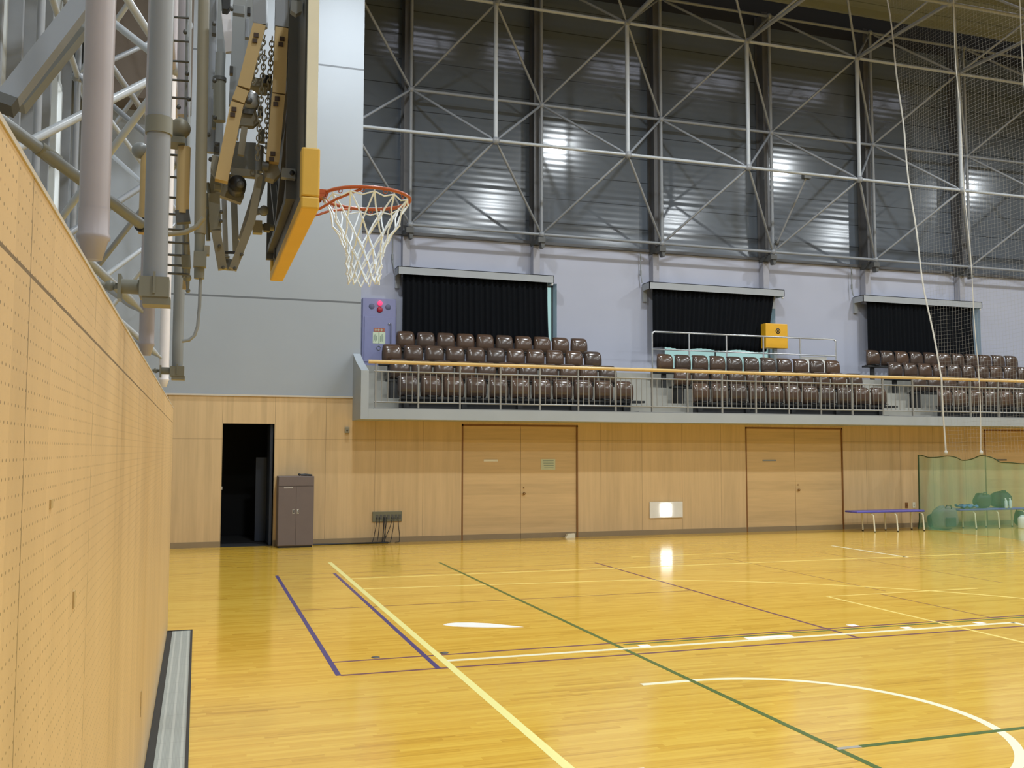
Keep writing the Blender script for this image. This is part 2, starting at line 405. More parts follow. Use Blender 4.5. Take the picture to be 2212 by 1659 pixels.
cline(7.01, 6.4, 7.01, 9.6, 0.04, MAT['y_thin'], 'thin yellow line', 0.0009)
cline(7.01, 9.6, 9.2, 9.6, 0.03, MAT['y_thin'], 'thin yellow line', 0.0009)
cline(10.80, 12.70, 10.80, 14.62, 0.058, MAT['w_line'], 'cream white short line')
cline(6.6, 14.05, 8.6, 14.10, 0.03, MAT['y_thin'], 'faint pale stripe')
# a slim lens-shaped bright white mark, flat on the floor
def fl_at(px, py):
    d = (px-1106)/F*R_ - (py-829.5)/F*U_ + F_
    q = CAM + d*(-CAM.z/d.z); return (q.x, q.y)
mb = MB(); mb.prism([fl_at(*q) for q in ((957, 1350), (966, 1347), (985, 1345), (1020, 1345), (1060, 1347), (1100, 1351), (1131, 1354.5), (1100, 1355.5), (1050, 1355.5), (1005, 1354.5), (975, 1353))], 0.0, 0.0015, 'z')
link('floor_mark', mb, MAT['w_bright'], fl, 'slim bright white floor mark')
link('floor_mark', MB().box(2.10, 2.21, 4.70, 4.80, 0, 0.002), MAT['grey_tape'], fl, 'grey tape scrap')
link('floor_mark', MB().box(2.24, 2.31, 4.69, 4.78, 0, 0.002), MAT['pink_tape'], fl, 'pale pink tape scrap')
mb = MB()
link('floor_stud', MB().lathe((1.42, 7.93, 0), [(0.0, 0.004), (0.035, 0.004), (0.035, 0.0)], 14), MAT['machine_dark'], fl, 'small dark floor socket')
link('floor_stud', MB().lathe((2.00, 7.93, 0), [(0.0, 0.004), (0.035, 0.004), (0.035, 0.0)], 14), MAT['machine_dark'], fl, 'small dark floor socket')

# trench grille by the near left wall
g = thing('floor_grille', (-0.11, 4.8, 0), 'long grey ventilation grille set in the floor beside the perforated wall', 'floor grille')
link('grille', MB().box(-0.190, -0.030, -2.0, 9.60, 0.0, 0.006), MAT['grate'], g)
fr = MB(); fr.box(-0.030, -0.012, -2.0, 9.62, 0.0, 0.010); fr.box(-0.236, -0.012, 9.605, 9.628, 0.0, 0.010); fr.box(-0.236, -0.190, -2.0, 9.605, 0.0, 0.003)
link('frame', fr, MAT['black_matte'], g, 'dark metal frame')

# near left wall: low perforated plywood wall
LW = struct('wall_left', MB().box(-0.37, -0.237, -3.0, 9.78, 0.0, 2.095), MAT['wood_near'])
link('cap', MB().box(-0.374, -0.2345, -3.0, 9.783, 2.095, 2.103), MAT['cap'], LW)
for y0, z0, z1 in ((5.05, 0.41, 0.53), (2.172, 1.375, 1.41), (1.80, 1.60, 1.615)):
    mb = MB(); mb.box(-0.2372, -0.234, y0-0.012, y0+0.012, z0, z1)
    link('slot_plate', mb, MAT['beige_arm'], LW, 'small recessed metal slot')

# outer wall far on the left behind the steelwork
OW = struct('wall_outer_left', MB().box(XL-0.2, XL, YB, YW+0.2, 0.0, 13.4), MAT['outer_wall'])
mb = MB()
W1 = struct('window_1', MB().box(XL+0.001, XL+0.03, 16.0, 16.42, 1.0, 7.4), MAT['daylight_slit'])
mb = MB()
for yy in (15.95, 16.47): mb.box(XL, XL+0.10, yy-0.05, yy+0.05, 0.9, 7.5)
mb.box(XL, XL+0.10, 15.95, 16.47, 7.4, 7.5)
link('window_frame', mb, MAT['outer_wall'], W1)
for i, yy in enumerate((8.9, 10.1, 11.4, 12.6, 13.6, 14.9, 17.1)):
    mb = MB(); mb.box(XL, XL+0.16, yy-0.05, yy+0.05, 0.0, 13.0)
    o = link('wall_post', mb, MAT['steel'], OW)

# far wall: beech panelling with doors
D1 = (0.40, 1.285, 2.155)
DD = ((4.74, 7.105, 2.185), (10.88, 13.29, 2.185), (17.15, 19.55, 2.185))
mb = MB()
TOPL, TOPR = 2.64, 2.30
mb.box(XL, D1[0], YW, YW+0.15, 0.10, TOPL)
mb.box(D1[0], D1[1], YW, YW+0.15, D1[2], TOPL)
mb.box(D1[1], 2.72, YW, YW+0.15, 0.10, TOPL)
x = 2.72
for a, b, h in DD:
    mb.box(x, a, YW, YW+0.15, 0.10, TOPR); mb.box(a, b, YW, YW+0.15, h, TOPR); x = b
mb.box(x, XR, YW, YW+0.15, 0.10, TOPR)
WF = struct('wall_far_lower', mb, MAT['wood_far'])
mb = MB()
x = XL
for a, b, h in ((D1[0], D1[1], 0),)+DD:
    mb.box(x, a, YW-0.004, YW+0.1, 0.0, 0.10); x = b
mb.box(x, XR, YW-0.004, YW+0.1, 0.0, 0.10)
struct('baseboard_far', mb, MAT['skirting'])
# dark doorway and the room behind it
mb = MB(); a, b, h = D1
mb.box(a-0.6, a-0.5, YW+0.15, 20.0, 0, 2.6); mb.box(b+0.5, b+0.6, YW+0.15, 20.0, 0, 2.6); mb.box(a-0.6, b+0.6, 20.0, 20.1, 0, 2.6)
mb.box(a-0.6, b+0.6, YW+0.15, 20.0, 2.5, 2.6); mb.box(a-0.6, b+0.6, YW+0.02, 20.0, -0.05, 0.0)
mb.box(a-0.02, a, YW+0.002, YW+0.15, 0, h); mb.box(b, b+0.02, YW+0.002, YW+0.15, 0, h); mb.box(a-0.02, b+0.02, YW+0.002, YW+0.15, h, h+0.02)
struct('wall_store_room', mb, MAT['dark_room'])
d = struct('door_1', MB().box(b-0.06, b-0.015, YW+0.12, YW+0.95, 0.01, h-0.01), MAT['navy_leaf'])
link('door_edge', MB().box(b-0.26, b-0.065, YW+0.90, YW+0.93, 0.01, 1.55), MAT['navy_leaf'], d)
link('latch', MB().box(a+0.0, a+0.016, YW+0.03, YW+0.06, 1.00, 1.05), MAT['chrome'], d, 'small bright latch plate')
def double_door(n, a, b, h, seam, knob, plate):
    mb = MB(); fw_ = 0.028
    mb.box(a, a+fw_, YW-0.006, YW+0.10, 0, h); mb.box(b-fw_, b, YW-0.006, YW+0.10, 0, h); mb.box(a, b, YW-0.006, YW+0.10, h-fw_*1.2, h)
    d = struct('door_%d' % n, mb, MAT['door_frame'])
    l1 = link('door_leaf', MB().box(a+fw_, seam-0.004, YW+0.02, YW+0.07, 0.10, h-fw_), MAT['wood_door'], d)
    l2 = link('door_leaf', MB().box(seam+0.004, b-fw_, YW+0.02, YW+0.07, 0.10, h-fw_), MAT['wood_door'], d)
    link('kick_plate', MB().box(a+fw_, seam-0.004, YW+0.012, YW+0.07, 0.0, 0.10), MAT['skirting'], l1)
    link('kick_plate', MB().box(seam+0.004, b-fw_, YW+0.012, YW+0.07, 0.0, 0.10), MAT['skirting'], l2)
    kb = MB(); kb.lathe((knob, YW+0.02, 0.86), [(0.0, -0.06), (0.022, -0.055), (0.028, -0.035), (0.02, -0.02), (0.012, -0.012), (0.012, 0.0)], 14, 'y')
    kb.lathe((knob, YW+0.02, 0.97), [(0.0, -0.012), (0.014, -0.012), (0.014, 0.0)], 12, 'y')
    link('door_knob', kb, MAT['brass'], l2)
    return l1, l2
la, lb = double_door(2, *DD[0], 5.92, 5.985, True)
link('name_plate', MB().box(5.18, 5.46, YW+0.010, YW+0.02, 1.475, 1.515), MAT['cream'], la, 'narrow cream name plate')
mb = MB()
for i in range(5): mb.box(5.20+0.05*i, 5.235+0.05*i, YW+0.008, YW+0.010, 1.485, 1.505)
mb2 = MB().box(6.335, 6.635, YW+0.012, YW+0.02, 1.315, 1.52)
ps = link('notice_sheet', mb2, MAT['sign_paper'], lb, 'pale green paper notice')
mb = MB()
for i, z in enumerate((1.488, 1.445, 1.40, 1.355)): mb.box(6.375+0.01*i, 6.60, YW+0.0105, YW+0.012, z-0.008, z+0.006)
link('printed_lines', mb, MAT['text_green'], ps)
la, lb = double_door(3, *DD[1], 12.09, 12.155, True)
link('name_plate', MB().box(11.30, 11.62, YW+0.010, YW+0.02, 1.47, 1.50), MAT['machine'], la, 'narrow grey name plate')
la, lb = double_door(4, *DD[2], 18.36, 18.42, True)
link('name_plate', MB().box(17.50, 17.80, YW+0.010, YW+0.02, 1.47, 1.50), MAT['machine_dark'], la, 'narrow dark name plate')

# grey wall above on the left, back wall of the stand, upper metal cladding
struct('wall_far_left_upper', MB().box(XL, 2.80, YW+0.0, YR+0.2, TOPL+0.03, 13.4), MAT['grey_panel'])
struct('trim_1', MB().box(XL, 2.80, YW-0.03, YW+0.02, TOPL, TOPL+0.03), MAT['cap'])
WIN = ((4.50, 7.98, 4.25), (10.80, 13.95, 3.62), (17.00, 20.52, 4.25))
mb = MB(); x = 2.8; z1 = 5.62; WT_ = 0.36
for a, b, z0 in WIN:
    mb.box(x, a, YR, YR+WT_, 3.0, 6.55); mb.box(a, b, YR, YR+WT_, 3.0, z0); mb.box(a, b, YR, YR+WT_, z1, 6.55); x = b
mb.box(x, XR, YR, YR+WT_, 3.0, 6.55)
struct('wall_far_stand', mb, MAT['plaster'])
for i, (a, b, z0) in enumerate(WIN):
    wn = struct('window_%d' % (i+2), MB().box(a, b, YR+0.33, YR+0.35, z0, z1), MAT['daylight'])
    mb = MB()
    for xx in (a, (a+b)/2-0.02, b-0.03): mb.box(xx, xx+0.03, YR+0.28, YR+0.33, z0, z1)
    mb.box(a, b, YR+0.28, YR+0.33, z0, z0+0.04); mb.box(a, b, YR+0.28, YR+0.33, z1-0.04, z1)
    link('window_frame', mb, MAT['machine'], wn)
struct('wall_far_upper', MB().box(2.80, XR, YR, YR+0.2, 6.55, 12.69), MAT['dark_panel'])
struct('wall_far_top', MB().box(2.80, XR, YR, YR+0.2, 12.69, 14.2), MAT['black_band'])
struct('trim_2', MB().box(2.80, XR, YR-0.06, YR, 6.53, 6.60), MAT['column_dark'])
struct('ceiling', MB().box(XL, XR, YB, 20.25, 13.15, 13.35), MAT['ceiling'])
struct('trim_3', MB().box(XL, XR, 20.25, YR+0.2, 14.0, 14.2), MAT['black_band'])
mb = MB()
y = 20.15
k = 0
CE = bpy.data.objects['ceiling']
while y > 8:
    link('purlin', MB().box(XL, XR, y-0.05, y+0.05, 12.98, 13.15), MAT['ceiling'], CE); y -= 1.52
# skylight strips
for i, x0 in enumerate((4.6, 7.7, 10.8, 13.9, 17.0, 20.1)):
    s = struct('window_%d' % (i+5), MB().box(x0, x0+1.9, 16.25, 16.39, 13.10, 13.149), MAT['skylight'])
struct('wall_right', MB().box(XR, XR+0.2, YB, YR, 0, 14.2), MAT['plaster'])
struct('wall_back', MB().box(XL, XR, YB-0.2, YB, 0, 14.2), MAT['plaster'])

# the stand: slab, terraces, side parapet
ST = 2.30; YF = 16.6; RISE = 0.38
mb = MB(); mb.box(2.801, XR, YF, 18.05, 2.23, ST)
SL = struct('trim_4', mb, MAT['concrete'])
link('kerb', MB().box(2.801, XR, YF, YF+0.14, ST, 2.415), MAT['concrete'], SL)
mb = MB()
for r in range(1, 4):
    mb.box(2.81, XR, 17.24+0.8*r, (17.24+0.8*(r+1)) if r < 3 else YR, ST-0.05, ST+RISE*r)
struct('trim_5', mb, MAT['step'])
# aisle half steps
mb = MB()
for x0, x1 in ((2.81, 3.38), (8.50, 9.55), (14.65, 15.80)):
    for r in range(0, 3): mb.box(x0, x1, 17.24+0.8*(r+1)-0.35, 17.24+0.8*(r+1), ST+RISE*r, ST+RISE*r+RISE/2)
struct('trim_6', mb, MAT['step'])
mb = MB(); mb.prism([(YF, 2.23), (YW, 2.23), (YW, 3.46), (YF+0.55, 3.27), (YF, 3.08)], 2.665, 2.80, 'x')
struct('trim_7', mb, MAT['concrete'])

# ================================================================ LAMPS
lamp0 = None
for iy, ly in enumerate(LAMP_Y):
    for ix, lx in enumerate(LAMP_X):
        L = bpy.data.lights.new('high_bay_light', 'AREA'); L.shape = 'DISK'; L.size = 0.5; L.energy = LAMP_W; L.color = (0.88, 0.95, 1.0)
        lo = bpy.data.objects.new('high_bay_light', L); C.objects.link(lo); lo.location = (lx, ly, LAMP_Z-0.03)
        lab = '%s round high bay lamp from the left in the %s' % (('first', 'second', 'third', 'fourth')[ix], ('row nearest the stand', 'second row from the stand', 'third row from the stand', 'row farthest from the stand')[iy])
        if lamp0 is None:
            lamp0 = thing('high_bay_lamp', (lx, ly, LAMP_Z), lab, 'lamp', 'high bay lamps under the roof')
            link('housing', MB().lathe((lx, ly, LAMP_Z), [(0.0, 0.62), (0.10, 0.60), (0.12, 0.35), (0.30, 0.05), (0.30, -0.02), (0.27, 0.02)], 20), MAT['steel'], lamp0)
            link('lens', MB().lathe((lx, ly, LAMP_Z), [(0.0, 0.0), (0.28, 0.0), (0.28, 0.02)], 20), MAT['lamp_glass'], lamp0)
            link('rod', MB().tube([(lx, ly, LAMP_Z+0.6), (lx, ly, 12.975)], 0.02, 8), MAT['steel'], lamp0)
        else: dup(lamp0, (lx, ly, LAMP_Z), lab)

# ================================================================ SPACE FRAMES
M = 3.083; X0 = 4.33
def frame(label, loc, chords, diags, balls):
    t = thing('space_frame', loc, label, 'space frame')
    for a, b, r, m_ in chords: link('chord_tube', MB().tube([a, b], r, 10), m_, t)
    for a, b, r, m_ in diags:
        a = Vector(a); b = Vector(b); d = (b-a)
        link('diagonal_tube', MB().tube([a, a+d*0.04, a+d*0.07, a+d*0.93, a+d*0.96, b], [r*0.45, r*0.5, r, r, r*0.5, r*0.45], 10), m_, t)
    for p, r in balls: link('node_ball', MB().ball(p, r, 12), MAT['steel'], t)
    return t
ix = [X0+M*(k+0.5) for k in range(-1, 7)]; ox = [X0+M*k for k in range(0, 7)]
YI, YO = 19.1, 20.5; zi = (8.27, 11.29); zo = (6.66, 9.71, 12.74)
ch, dg, bl = [], [], []
S, SB = MAT['steel'], MAT['steel_bright']
for x in ix:
    ch.append(((x, YI, zi[0]), (x, YI, zi[1]), 0.048, SB)); bl += [((x, YI, z), 0.085) for z in zi]
for i in range(len(ix)-1):
    for z in zi: ch.append(((ix[i], YI, z), (ix[i+1], YI, z), 0.036, SB))
for x in ox:
    for k in (0, 1): ch.append(((x, YO, zo[k]), (x, YO, zo[k+1]), 0.04, S))
    bl += [((x, YO, z), 0.08) for z in zo]
for i in range(len(ox)-1):
    for z in zo: ch.append(((ox[i], YO, z), (ox[i+1], YO, z), 0.036, S))
for i, x in enumerate(ix):
    for x2 in (x-M/2, x+M/2):
        if x2 < 4: continue
        if x2 > ox[-1]+0.1: continue
        for j, z in enumerate(zi):
            for z2 in (zo[j], zo[j+1]): dg.append(((x, YI, z), (x2, YO, z2), 0.029, S))
frame('grey tubular space frame standing in front of the dark upper far wall', (X0, YO, 6.6), ch, dg, bl)
ch, dg, bl = [], [], []
for j in range(0, 3):
    y = YI-3.04*(j+1)
    for x in ix:
        ch.append(((x, y+3.04, zi[1]), (x, y, zi[1]), 0.042, S)); bl.append(((x, y, zi[1]), 0.08))
    for i in range(len(ix)-1): ch.append(((ix[i], y, zi[1]), (ix[i+1], y, zi[1]), 0.045, S))
for j in range(0, 3):
    y = YI-3.04*(j+0.5)
    for x in ox: bl.append(((x, y, zo[2]), 0.08))
    for i in range(len(ox)-1): ch.append(((ox[i], y, zo[2]), (ox[i+1], y, zo[2]), 0.045, S))
    for x in ox:
        for y2 in ((y+1.52, y-1.52)):
            for x2 in (x-M/2, x+M/2):
                if len(dg) < 98: dg.append(((x, y, zo[2]), (x2, y2, zi[1]), 0.028, S))
frame('grey tubular space frame under the yellowish ceiling deck', (X0, YI, 11.2), ch, dg, bl)
# left side frame behind the low plywood wall
ch, dg, bl = [], [], []
XI, XO = -0.31, -1.65
LV = MAT['lavender']; WT = MAT['white_tube']
liy = [3.05*k for k in range(1, 6)]; loy = [1.525+3.05*k for k in range(0, 6)]
for n_, y in enumerate(liy):
    for z in (5.2, 8.25): bl.append(((XI, y, z), 0.085))
    ch.append(((XI, y, 5.2), (XI, y, 8.25), 0.043, LV))
    ch.append(((XI, y, 8.25), (XI, y, 11.3), 0.043, LV))
    if n_ < 3: ch.append(((XI, y, 2.40), (XI, y, 5.2), 0.043, (LV, LV, WT)[n_]))
for i in range(len(liy)-1):
    for z in (5.2, 8.25): ch.append(((XI, liy[i], z), (XI, liy[i+1], z), 0.04, LV))
for y in loy:
    for z in (3.62, 6.68, 9.72): bl.append(((XO, y, z), 0.08))
    for a, b in ((0.0, 3.62), (3.62, 6.68), (6.68, 9.72)): ch.append(((XO, y, a), (XO, y, b), 0.04, S))
for i in range(len(loy)-1):
    for z in (3.62, 6.68, 9.72): ch.append(((XO, loy[i], z), (XO, loy[i+1], z), 0.04, SB))
for y in liy[1:]:
    for y2 in (y-1.525, y+1.525):
        for z in (5.2, 8.25):
            for z2 in (z-1.55, z+1.5): dg.append(((XI, y, z), (XO, y2, z2), 0.035, S if int(y+z) % 2 else SB))
    if y < 10:
        for y2 in (y-1.525, y+1.525): dg.append(((XI, y, 2.5), (XO, y2, 3.62), 0.026, SB))
t = frame('pinkish grey tubular space frame rising behind the low perforated wall', (XI, 6.1, 2.2), ch, dg, bl)
for n_ in range(3):
    y = liy[n_]
    link('column_foot', MB().lathe((XI, y, 2.24), [(0.0, 0.02), (0.026, 0.02), (0.041, 0.075), (0.047, 0.082), (0.047, 0.092), (0.0435, 0.10), (0.0435, 0.17)], 16), (LV, LV, WT)[n_], t)
# brown clad box high on the left
tag(link('duct_box', MB().box(-1.95, -0.25, 16.9, YW-0.002, 7.6, 12.9), MAT['brown_duct']), 'dark brown clad duct box high in the left corner under the roof', 'duct')

# wall columns behind the far frame
col0 = None
ordn = ('first', 'second', 'third', 'fourth', 'fifth', 'sixth', 'seventh')
for i, x in enumerate(ox):
    lab = 'steel wall column behind the far space frame, %s from the left' % ordn[i]
    if col0 is None:
        col0 = thing('wall_column', (x, 20.8, 3.44), lab, 'column', 'steel columns on the far wall')
        mb = MB(); mb.box(x-0.13, x+0.02, 20.62, 20.64, 6.55, 12.9); mb.box(x-0.13, x+0.02, 20.96, 20.98, 6.55, 12.9); mb.box(x-0.062, x-0.048, 20.64, 20.96, 6.55, 12.9)
        link('upper_shaft', mb, MAT['column_dark'], col0, 'dark upper shaft')
        link('lower_shaft', MB().box(x-0.10, x+0.06, 20.78, 20.98, 5.55, 6.45), MAT['pilaster'], col0, 'lavender grey lower shaft')
        mb = MB(); mb.box(x-0.10, x+0.07, 20.42, 20.98, 6.46, 6.58); mb.prism([(x-0.03, 6.46), (x+0.07, 6.46), (x+0.05, 6.34), (x-0.01, 6.34)], 20.45, 20.60, 'y')
        link('bracket', mb, MAT['machine_dark'], col0)
    else: dup(col0, (x, 20.8, 3.44), lab)

# ================================================================ CURTAINS
BOX = ((4.08, 7.74), (10.18, 13.93), (16.30, 20.16)); CUR = ((4.22, 7.62, 7.66), (10.33, 13.72, 13.46), (16.52, 19.93, 20.0))
pos = ('left block of seats', 'middle block of seats and its steel railing', 'right block of seats')
for i in range(3):
    a, b = BOX[i]
    t = thing('curtain_box', (a, 20.62, 5.55), 'long grey curtain box above the %s' % pos[i], 'curtain box', 'curtain boxes on the far wall')
    mb = MB(); mb.box(a, b, 20.55, 20.57, 5.56, 5.73); mb.box(a, b, 20.55, 20.93, 5.715, 5.73); mb.box(a, a+0.015, 20.55, 20.93, 5.56, 5.73); mb.box(b-0.015, b, 20.55, 20.93, 5.56, 5.73)
    link('cover', mb, MAT['curtain_box'], t)
    link('hook', MB().ball((b-0.03, 20.6, 5.53), 0.03, 10), MAT['white'], t, 'small white cord pulley')
    for xx in (a+0.02, b-0.12): link('wall_bracket', MB().box(xx, xx+0.10, 20.93, 20.998, 5.30, 5.73), MAT['curtain_box'], t)
    link('curtain_rail', MB().box(a+0.05, b-0.05, 20.66, 20.70, 5.655, 5.716), MAT['chrome'], t)
    x0, x1t, x1b = CUR[i]; zb = (4.12, 4.16, 4.12)[i]
    N = 150
    def P(u, v):
        f = u/N; k = v/8; x1 = x1t+(x1b-x1t)*k**(1 if i == 1 else 2)
        xx = x0+(x1-x0)*f
        yy = 20.68+0.028*math.sin(f*2*PI*26)+0.012*math.sin(f*2*PI*9.3+1)
        z = 5.66+(zb+0.02*math.sin(f*2*PI*3)-5.66)*k
        return (xx, yy, z)
    tag(link('curtain', MB().grid(P, N, 8), MAT['curtain'], solid=0.006), 'black blackout curtain drawn behind the %s' % pos[i], 'curtain', 'blackout curtains')
# thin cords beside the curtains
for i, x in enumerate((4.02, 10.12, 16.22)):
    mb = MB(); mb.tube([(x, 20.9, 6.5), (x, 20.9, 5.95), (x+0.03, 20.88, 5.74)], 0.014, 6); mb.tube([(x, 20.9, 6.05), (x, 20.9, 5.93)], 0.025, 8)
    tag(link('conduit', mb, MAT['machine']), 'thin vertical conduit running down to the %s curtain box' % ('left', 'middle', 'right')[i], 'conduit', 'conduits above the curtain boxes')

# ================================================================ SEATS
def seat_shell():
    mb = MB()                                    # barrel-fronted shell: (y, z, halfwidth, sideways roll)
    prof = [(0.12, -0.030, 0.150, 0.01), (0.02, -0.048, 0.176, 0.02), (-0.035, -0.036, 0.191, 0.035), (-0.062, 0.0, 0.199, 0.05), (-0.076, 0.06, 0.204, 0.06),
            (-0.080, 0.12, 0.205, 0.062), (-0.077, 0.18, 0.202, 0.06), (-0.066, 0.235, 0.196, 0.055), (-0.048, 0.280, 0.189, 0.048), (-0.018, 0.314, 0.181, 0.038),
            (0.024, 0.334, 0.172, 0.028), (0.072, 0.343, 0.164, 0.016), (0.112, 0.338, 0.156, 0.008)]
    nu = 12
    def P(i, j):
        y, z, hw, wr = prof[i]; u = -1+2*j/nu; a = abs(u)
        return (u*hw, y+wr*(0.45*a*a+0.85*a**8), z-(0.014*a**8 if i > 7 else 0))
    mb.grid(P, len(prof)-1, nu)
    pan = [(0.13, 0.02, 0.17), (0.02, 0.03, 0.175), (-0.02, 0.05, 0.17), (-0.02, 0.25, 0.155)]
    return mb
seat0 = None
def add_seat(x, y, z, lab, grp):
    global seat0
    if seat0 is None:
        seat0 = thing('stadium_seat', (x, y, z), lab, 'seat', grp)
        mb = seat_shell(); mb.v = [(v[0]+x, v[1]+y, v[2]+z) for v in mb.v]
        link('shell', mb, MAT['seat'], seat0, solid=0.012)
        mb = MB(); mb.box(x-0.05, x+0.05, y-0.16, y+0.04, z-0.055, z-0.03); mb.bar((x-0.08, y-0.2, z-0.035), (x-0.08, y+0.06, z-0.03), 0.02, 0.02); mb.bar((x+0.08, y-0.2, z-0.035), (x+0.08, y+0.06, z-0.03), 0.02, 0.02)
        link('bracket', mb, MAT['black_matte'], seat0)
        return seat0
    return dup(seat0, (x, y, z), lab, grp)
W_ = ('first', 'second', 'third', 'fourth', 'fifth', 'sixth', 'seventh', 'eighth', 'ninth', 'tenth', 'eleventh')
rows = ('front', 'second', 'third', 'topmost')
P_ = 0.4427
BL = (('left', 3.705, (0, 0, 0, 1)), ('middle', 9.877, (0, 0, 0, None)), ('right', 16.11, (0, 0, 0, 0)))
for bn, xs, offs in BL:
    for r in range(4):
        if offs[r] is None: continue
        y = 17.6+0.8*r; z = 2.745+RISE*r
        for k in range(offs[r], 11):
            if bn == 'right' and r == 0 and k > 5: pass
            add_seat(xs+P_*k, y, z, 'glossy brown plastic seat, %s from the left in the %s row of the %s block' % (W_[k-offs[r]], rows[r], bn), '%s row seats, %s block' % (rows[r], bn))
        zf = ST+RISE*r; xa = xs+P_*offs[r]-0.26; xb = xs+P_*10+0.40
        t = thing('seat_beam', ((xa+xb)/2, y, zf), 'black steel beam carrying the %s row of brown seats in the %s block' % (rows[r], bn), 'seat beam', 'beams under the seats')
        link('beam', MB().box(xa+(0 if r else 0.12), xb, y-0.13, y+0.10, z-0.10, z-0.056), MAT['black_matte'], t)
        if r == 0:
            link('skirt_panel', MB().box(xa+0.10, xb-0.25, y+0.02, y+0.06, zf, z-0.10), MAT['black_matte'], t)
        n = 5
        for q in range(n):
            xx = xa+0.22+(xb-xa-0.6)*q/(n-1)
            link('leg', MB().box(xx-0.05, xx+0.05, y-0.04, y+0.02, zf, z-0.10), MAT['black_matte'], t)
        if r == 1:
            link('end_panel', MB().box(xa+0.06, xa+0.18, y-0.12, y+0.1, zf, z-0.10), MAT['black_matte'], t)

# ================================================================ BALUSTRADE
t = thing('balustrade', (10.0, YF+0.07, 2.415), 'long grey steel balustrade with wooden handrail along the front of the stand', 'balustrade')
yr = YF+0.06; XE = 22.0
link('handrail', MB().tube([(2.80, yr, 3.24), (XE, yr, 3.24)], 0.033, 14), MAT['rail_gold'], t, 'varnished wooden handrail')
link('upper_rail', MB().tube([(2.90, yr, 3.075), (XE, yr, 3.075)], 0.015, 8), MAT['rail'], t)
link('lower_rail', MB().tube([(2.90, yr, 2.535), (XE, yr, 2.535)], 0.015, 8), MAT['rail'], t)
link('base_rail', MB().box(2.90, XE, yr-0.02, yr+0.02, 2.415, 2.432), MAT['rail'], t)
x = 2.93; post0 = None; bal0 = None; nb = 0; rest = MB()
while x < XE:
    mb = MB().box(x-0.013, x+0.013, yr-0.02, yr+0.02, 2.43, 3.21)
    if post0 is None: post0 = link('post', mb, MAT['rail'], t)
    else:
        o = post0.copy(); C.objects.link(o); o.location.x = x-2.93
    for k in range(1, 7):
        xx = x+0.1093*k
        if xx > XE: break
        nb += 1
        if nb <= 96:
            if bal0 is None:
                bal0 = link('baluster', MB().tube([(xx, yr, 2.535), (xx, yr, 3.075)], 0.0085, 6), MAT['rail'], t); bx = xx
            else:
                o = bal0.copy(); C.objects.link(o); o.location.x = xx-bx
        else: rest.tube([(xx, yr, 2.535), (xx, yr, 3.075)], 0.0085, 6)
    x += 0.765
if rest.v: link('baluster_run', rest, MAT['rail'], t, kind='stuff')

# ---------------- steel railing of the camera platform, white board, yellow box
t = thing('platform_railing', (12.4, 19.9, 3.44), 'bright steel railing on the platform in front of the middle curtain', 'railing')
y = 19.93; xs = (9.93, 10.89, 11.88, 12.89, 13.93, 14.95)
link('top_rail', MB().tube([(9.93, y, 4.38), (9.96, y, 4.43), (10.0, y, 4.44), (14.9, y, 4.44), (14.95, y, 4.40)], 0.022, 10), MAT['chrome'], t)
link('mid_rail', MB().tube([(9.93, y, 4.03), (14.95, y, 4.03)], 0.018, 8), MAT['chrome'], t)
for x in xs: link('post', MB().tube([(x, y, 3.44), (x, y, 4.43)], 0.02, 10), MAT['chrome'], t)
tag(link('white_board', MB().box(13.98, 14.72, 19.98, 20.0, 3.445, 4.00), MAT['white'], bev=0.005), 'white board leaning behind the last seats of the middle block, inside the steel railing', 'board')
t = thing('yellow_box', (13.6, 20.5, 3.44), 'orange yellow metal box with a round black mark beside the middle curtain', 'box')
link('body', MB().box(13.27, 13.90, 20.40, 20.62, 4.23, 4.84), MAT['yellow_box'], t, bev=0.012)
mb = MB(); mb.lathe((13.62, 20.40, 4.655), [(0.0, -0.004), (0.028, -0.004), (0.028, 0.0)], 20, 'y'); mb.lathe((13.62, 20.40, 4.655), [(0.045, -0.004), (0.068, -0.004), (0.068, 0.0)], 24, 'y')
link('emblem', mb, MAT['black'], t, 'round black ring mark')
link('stand', MB().box(13.54, 13.63, 20.46, 20.55, 3.44, 4.229), MAT['machine'], t)

# ================================================================ FIRE HYDRANT CABINET on the stand's wall
t = thing('hydrant_cabinet', (3.74, 20.9, 3.44), 'blue lavender fire hydrant cabinet with red lamp at the left end of the stand', 'cabinet')
link('body', MB().box(3.36, 4.10, 20.82, 20.995, 3.46, 5.03), MAT['fire_box'], t, bev=0.008)
dr = link('door', MB().box(3.40, 4.06, 20.80, 20.82, 3.62, 4.62), MAT['fire_box'], t, bev=0.004)
link('handle', MB().tube([(3.98, 20.80, 4.48), (3.98, 20.77, 4.46), (3.98, 20.77, 4.0), (3.98, 20.80, 3.98)], 0.011, 8), MAT['machine_dark'], dr)
link('latch', MB().ball((3.94, 20.79, 4.47), 0.022, 10), MAT['chrome'], dr)
link('pull_ring', MB().tube([(3.715+0.045*math.cos(a*PI/8), 20.79, 3.93+0.045*math.sin(a*PI/8)) for a in range(16)], 0.006, 6, closed=True), MAT['machine'], dr)
st = link('safety_label', MB().box(3.585, 3.86, 20.797, 20.80, 4.03, 4.28), MAT['sticker'], dr, 'pale green instruction label')
mb = MB(); mb.box(3.712, 3.728, 20.795, 20.797, 4.03, 4.28)
for k in range(4):
    for s in (3.60, 3.745): mb.box(s+0.02*k, s+0.02*k+0.012, 20.795, 20.797, 4.06+0.03*(k % 2), 4.20+0.02*(k % 3))
link('print', mb, MAT['text_green'], st)
link('title_label', MB().box(3.60, 3.845, 20.797, 20.80, 4.285, 4.37), MAT['sticker_red'], dr, 'brown red title label')
mb = MB()
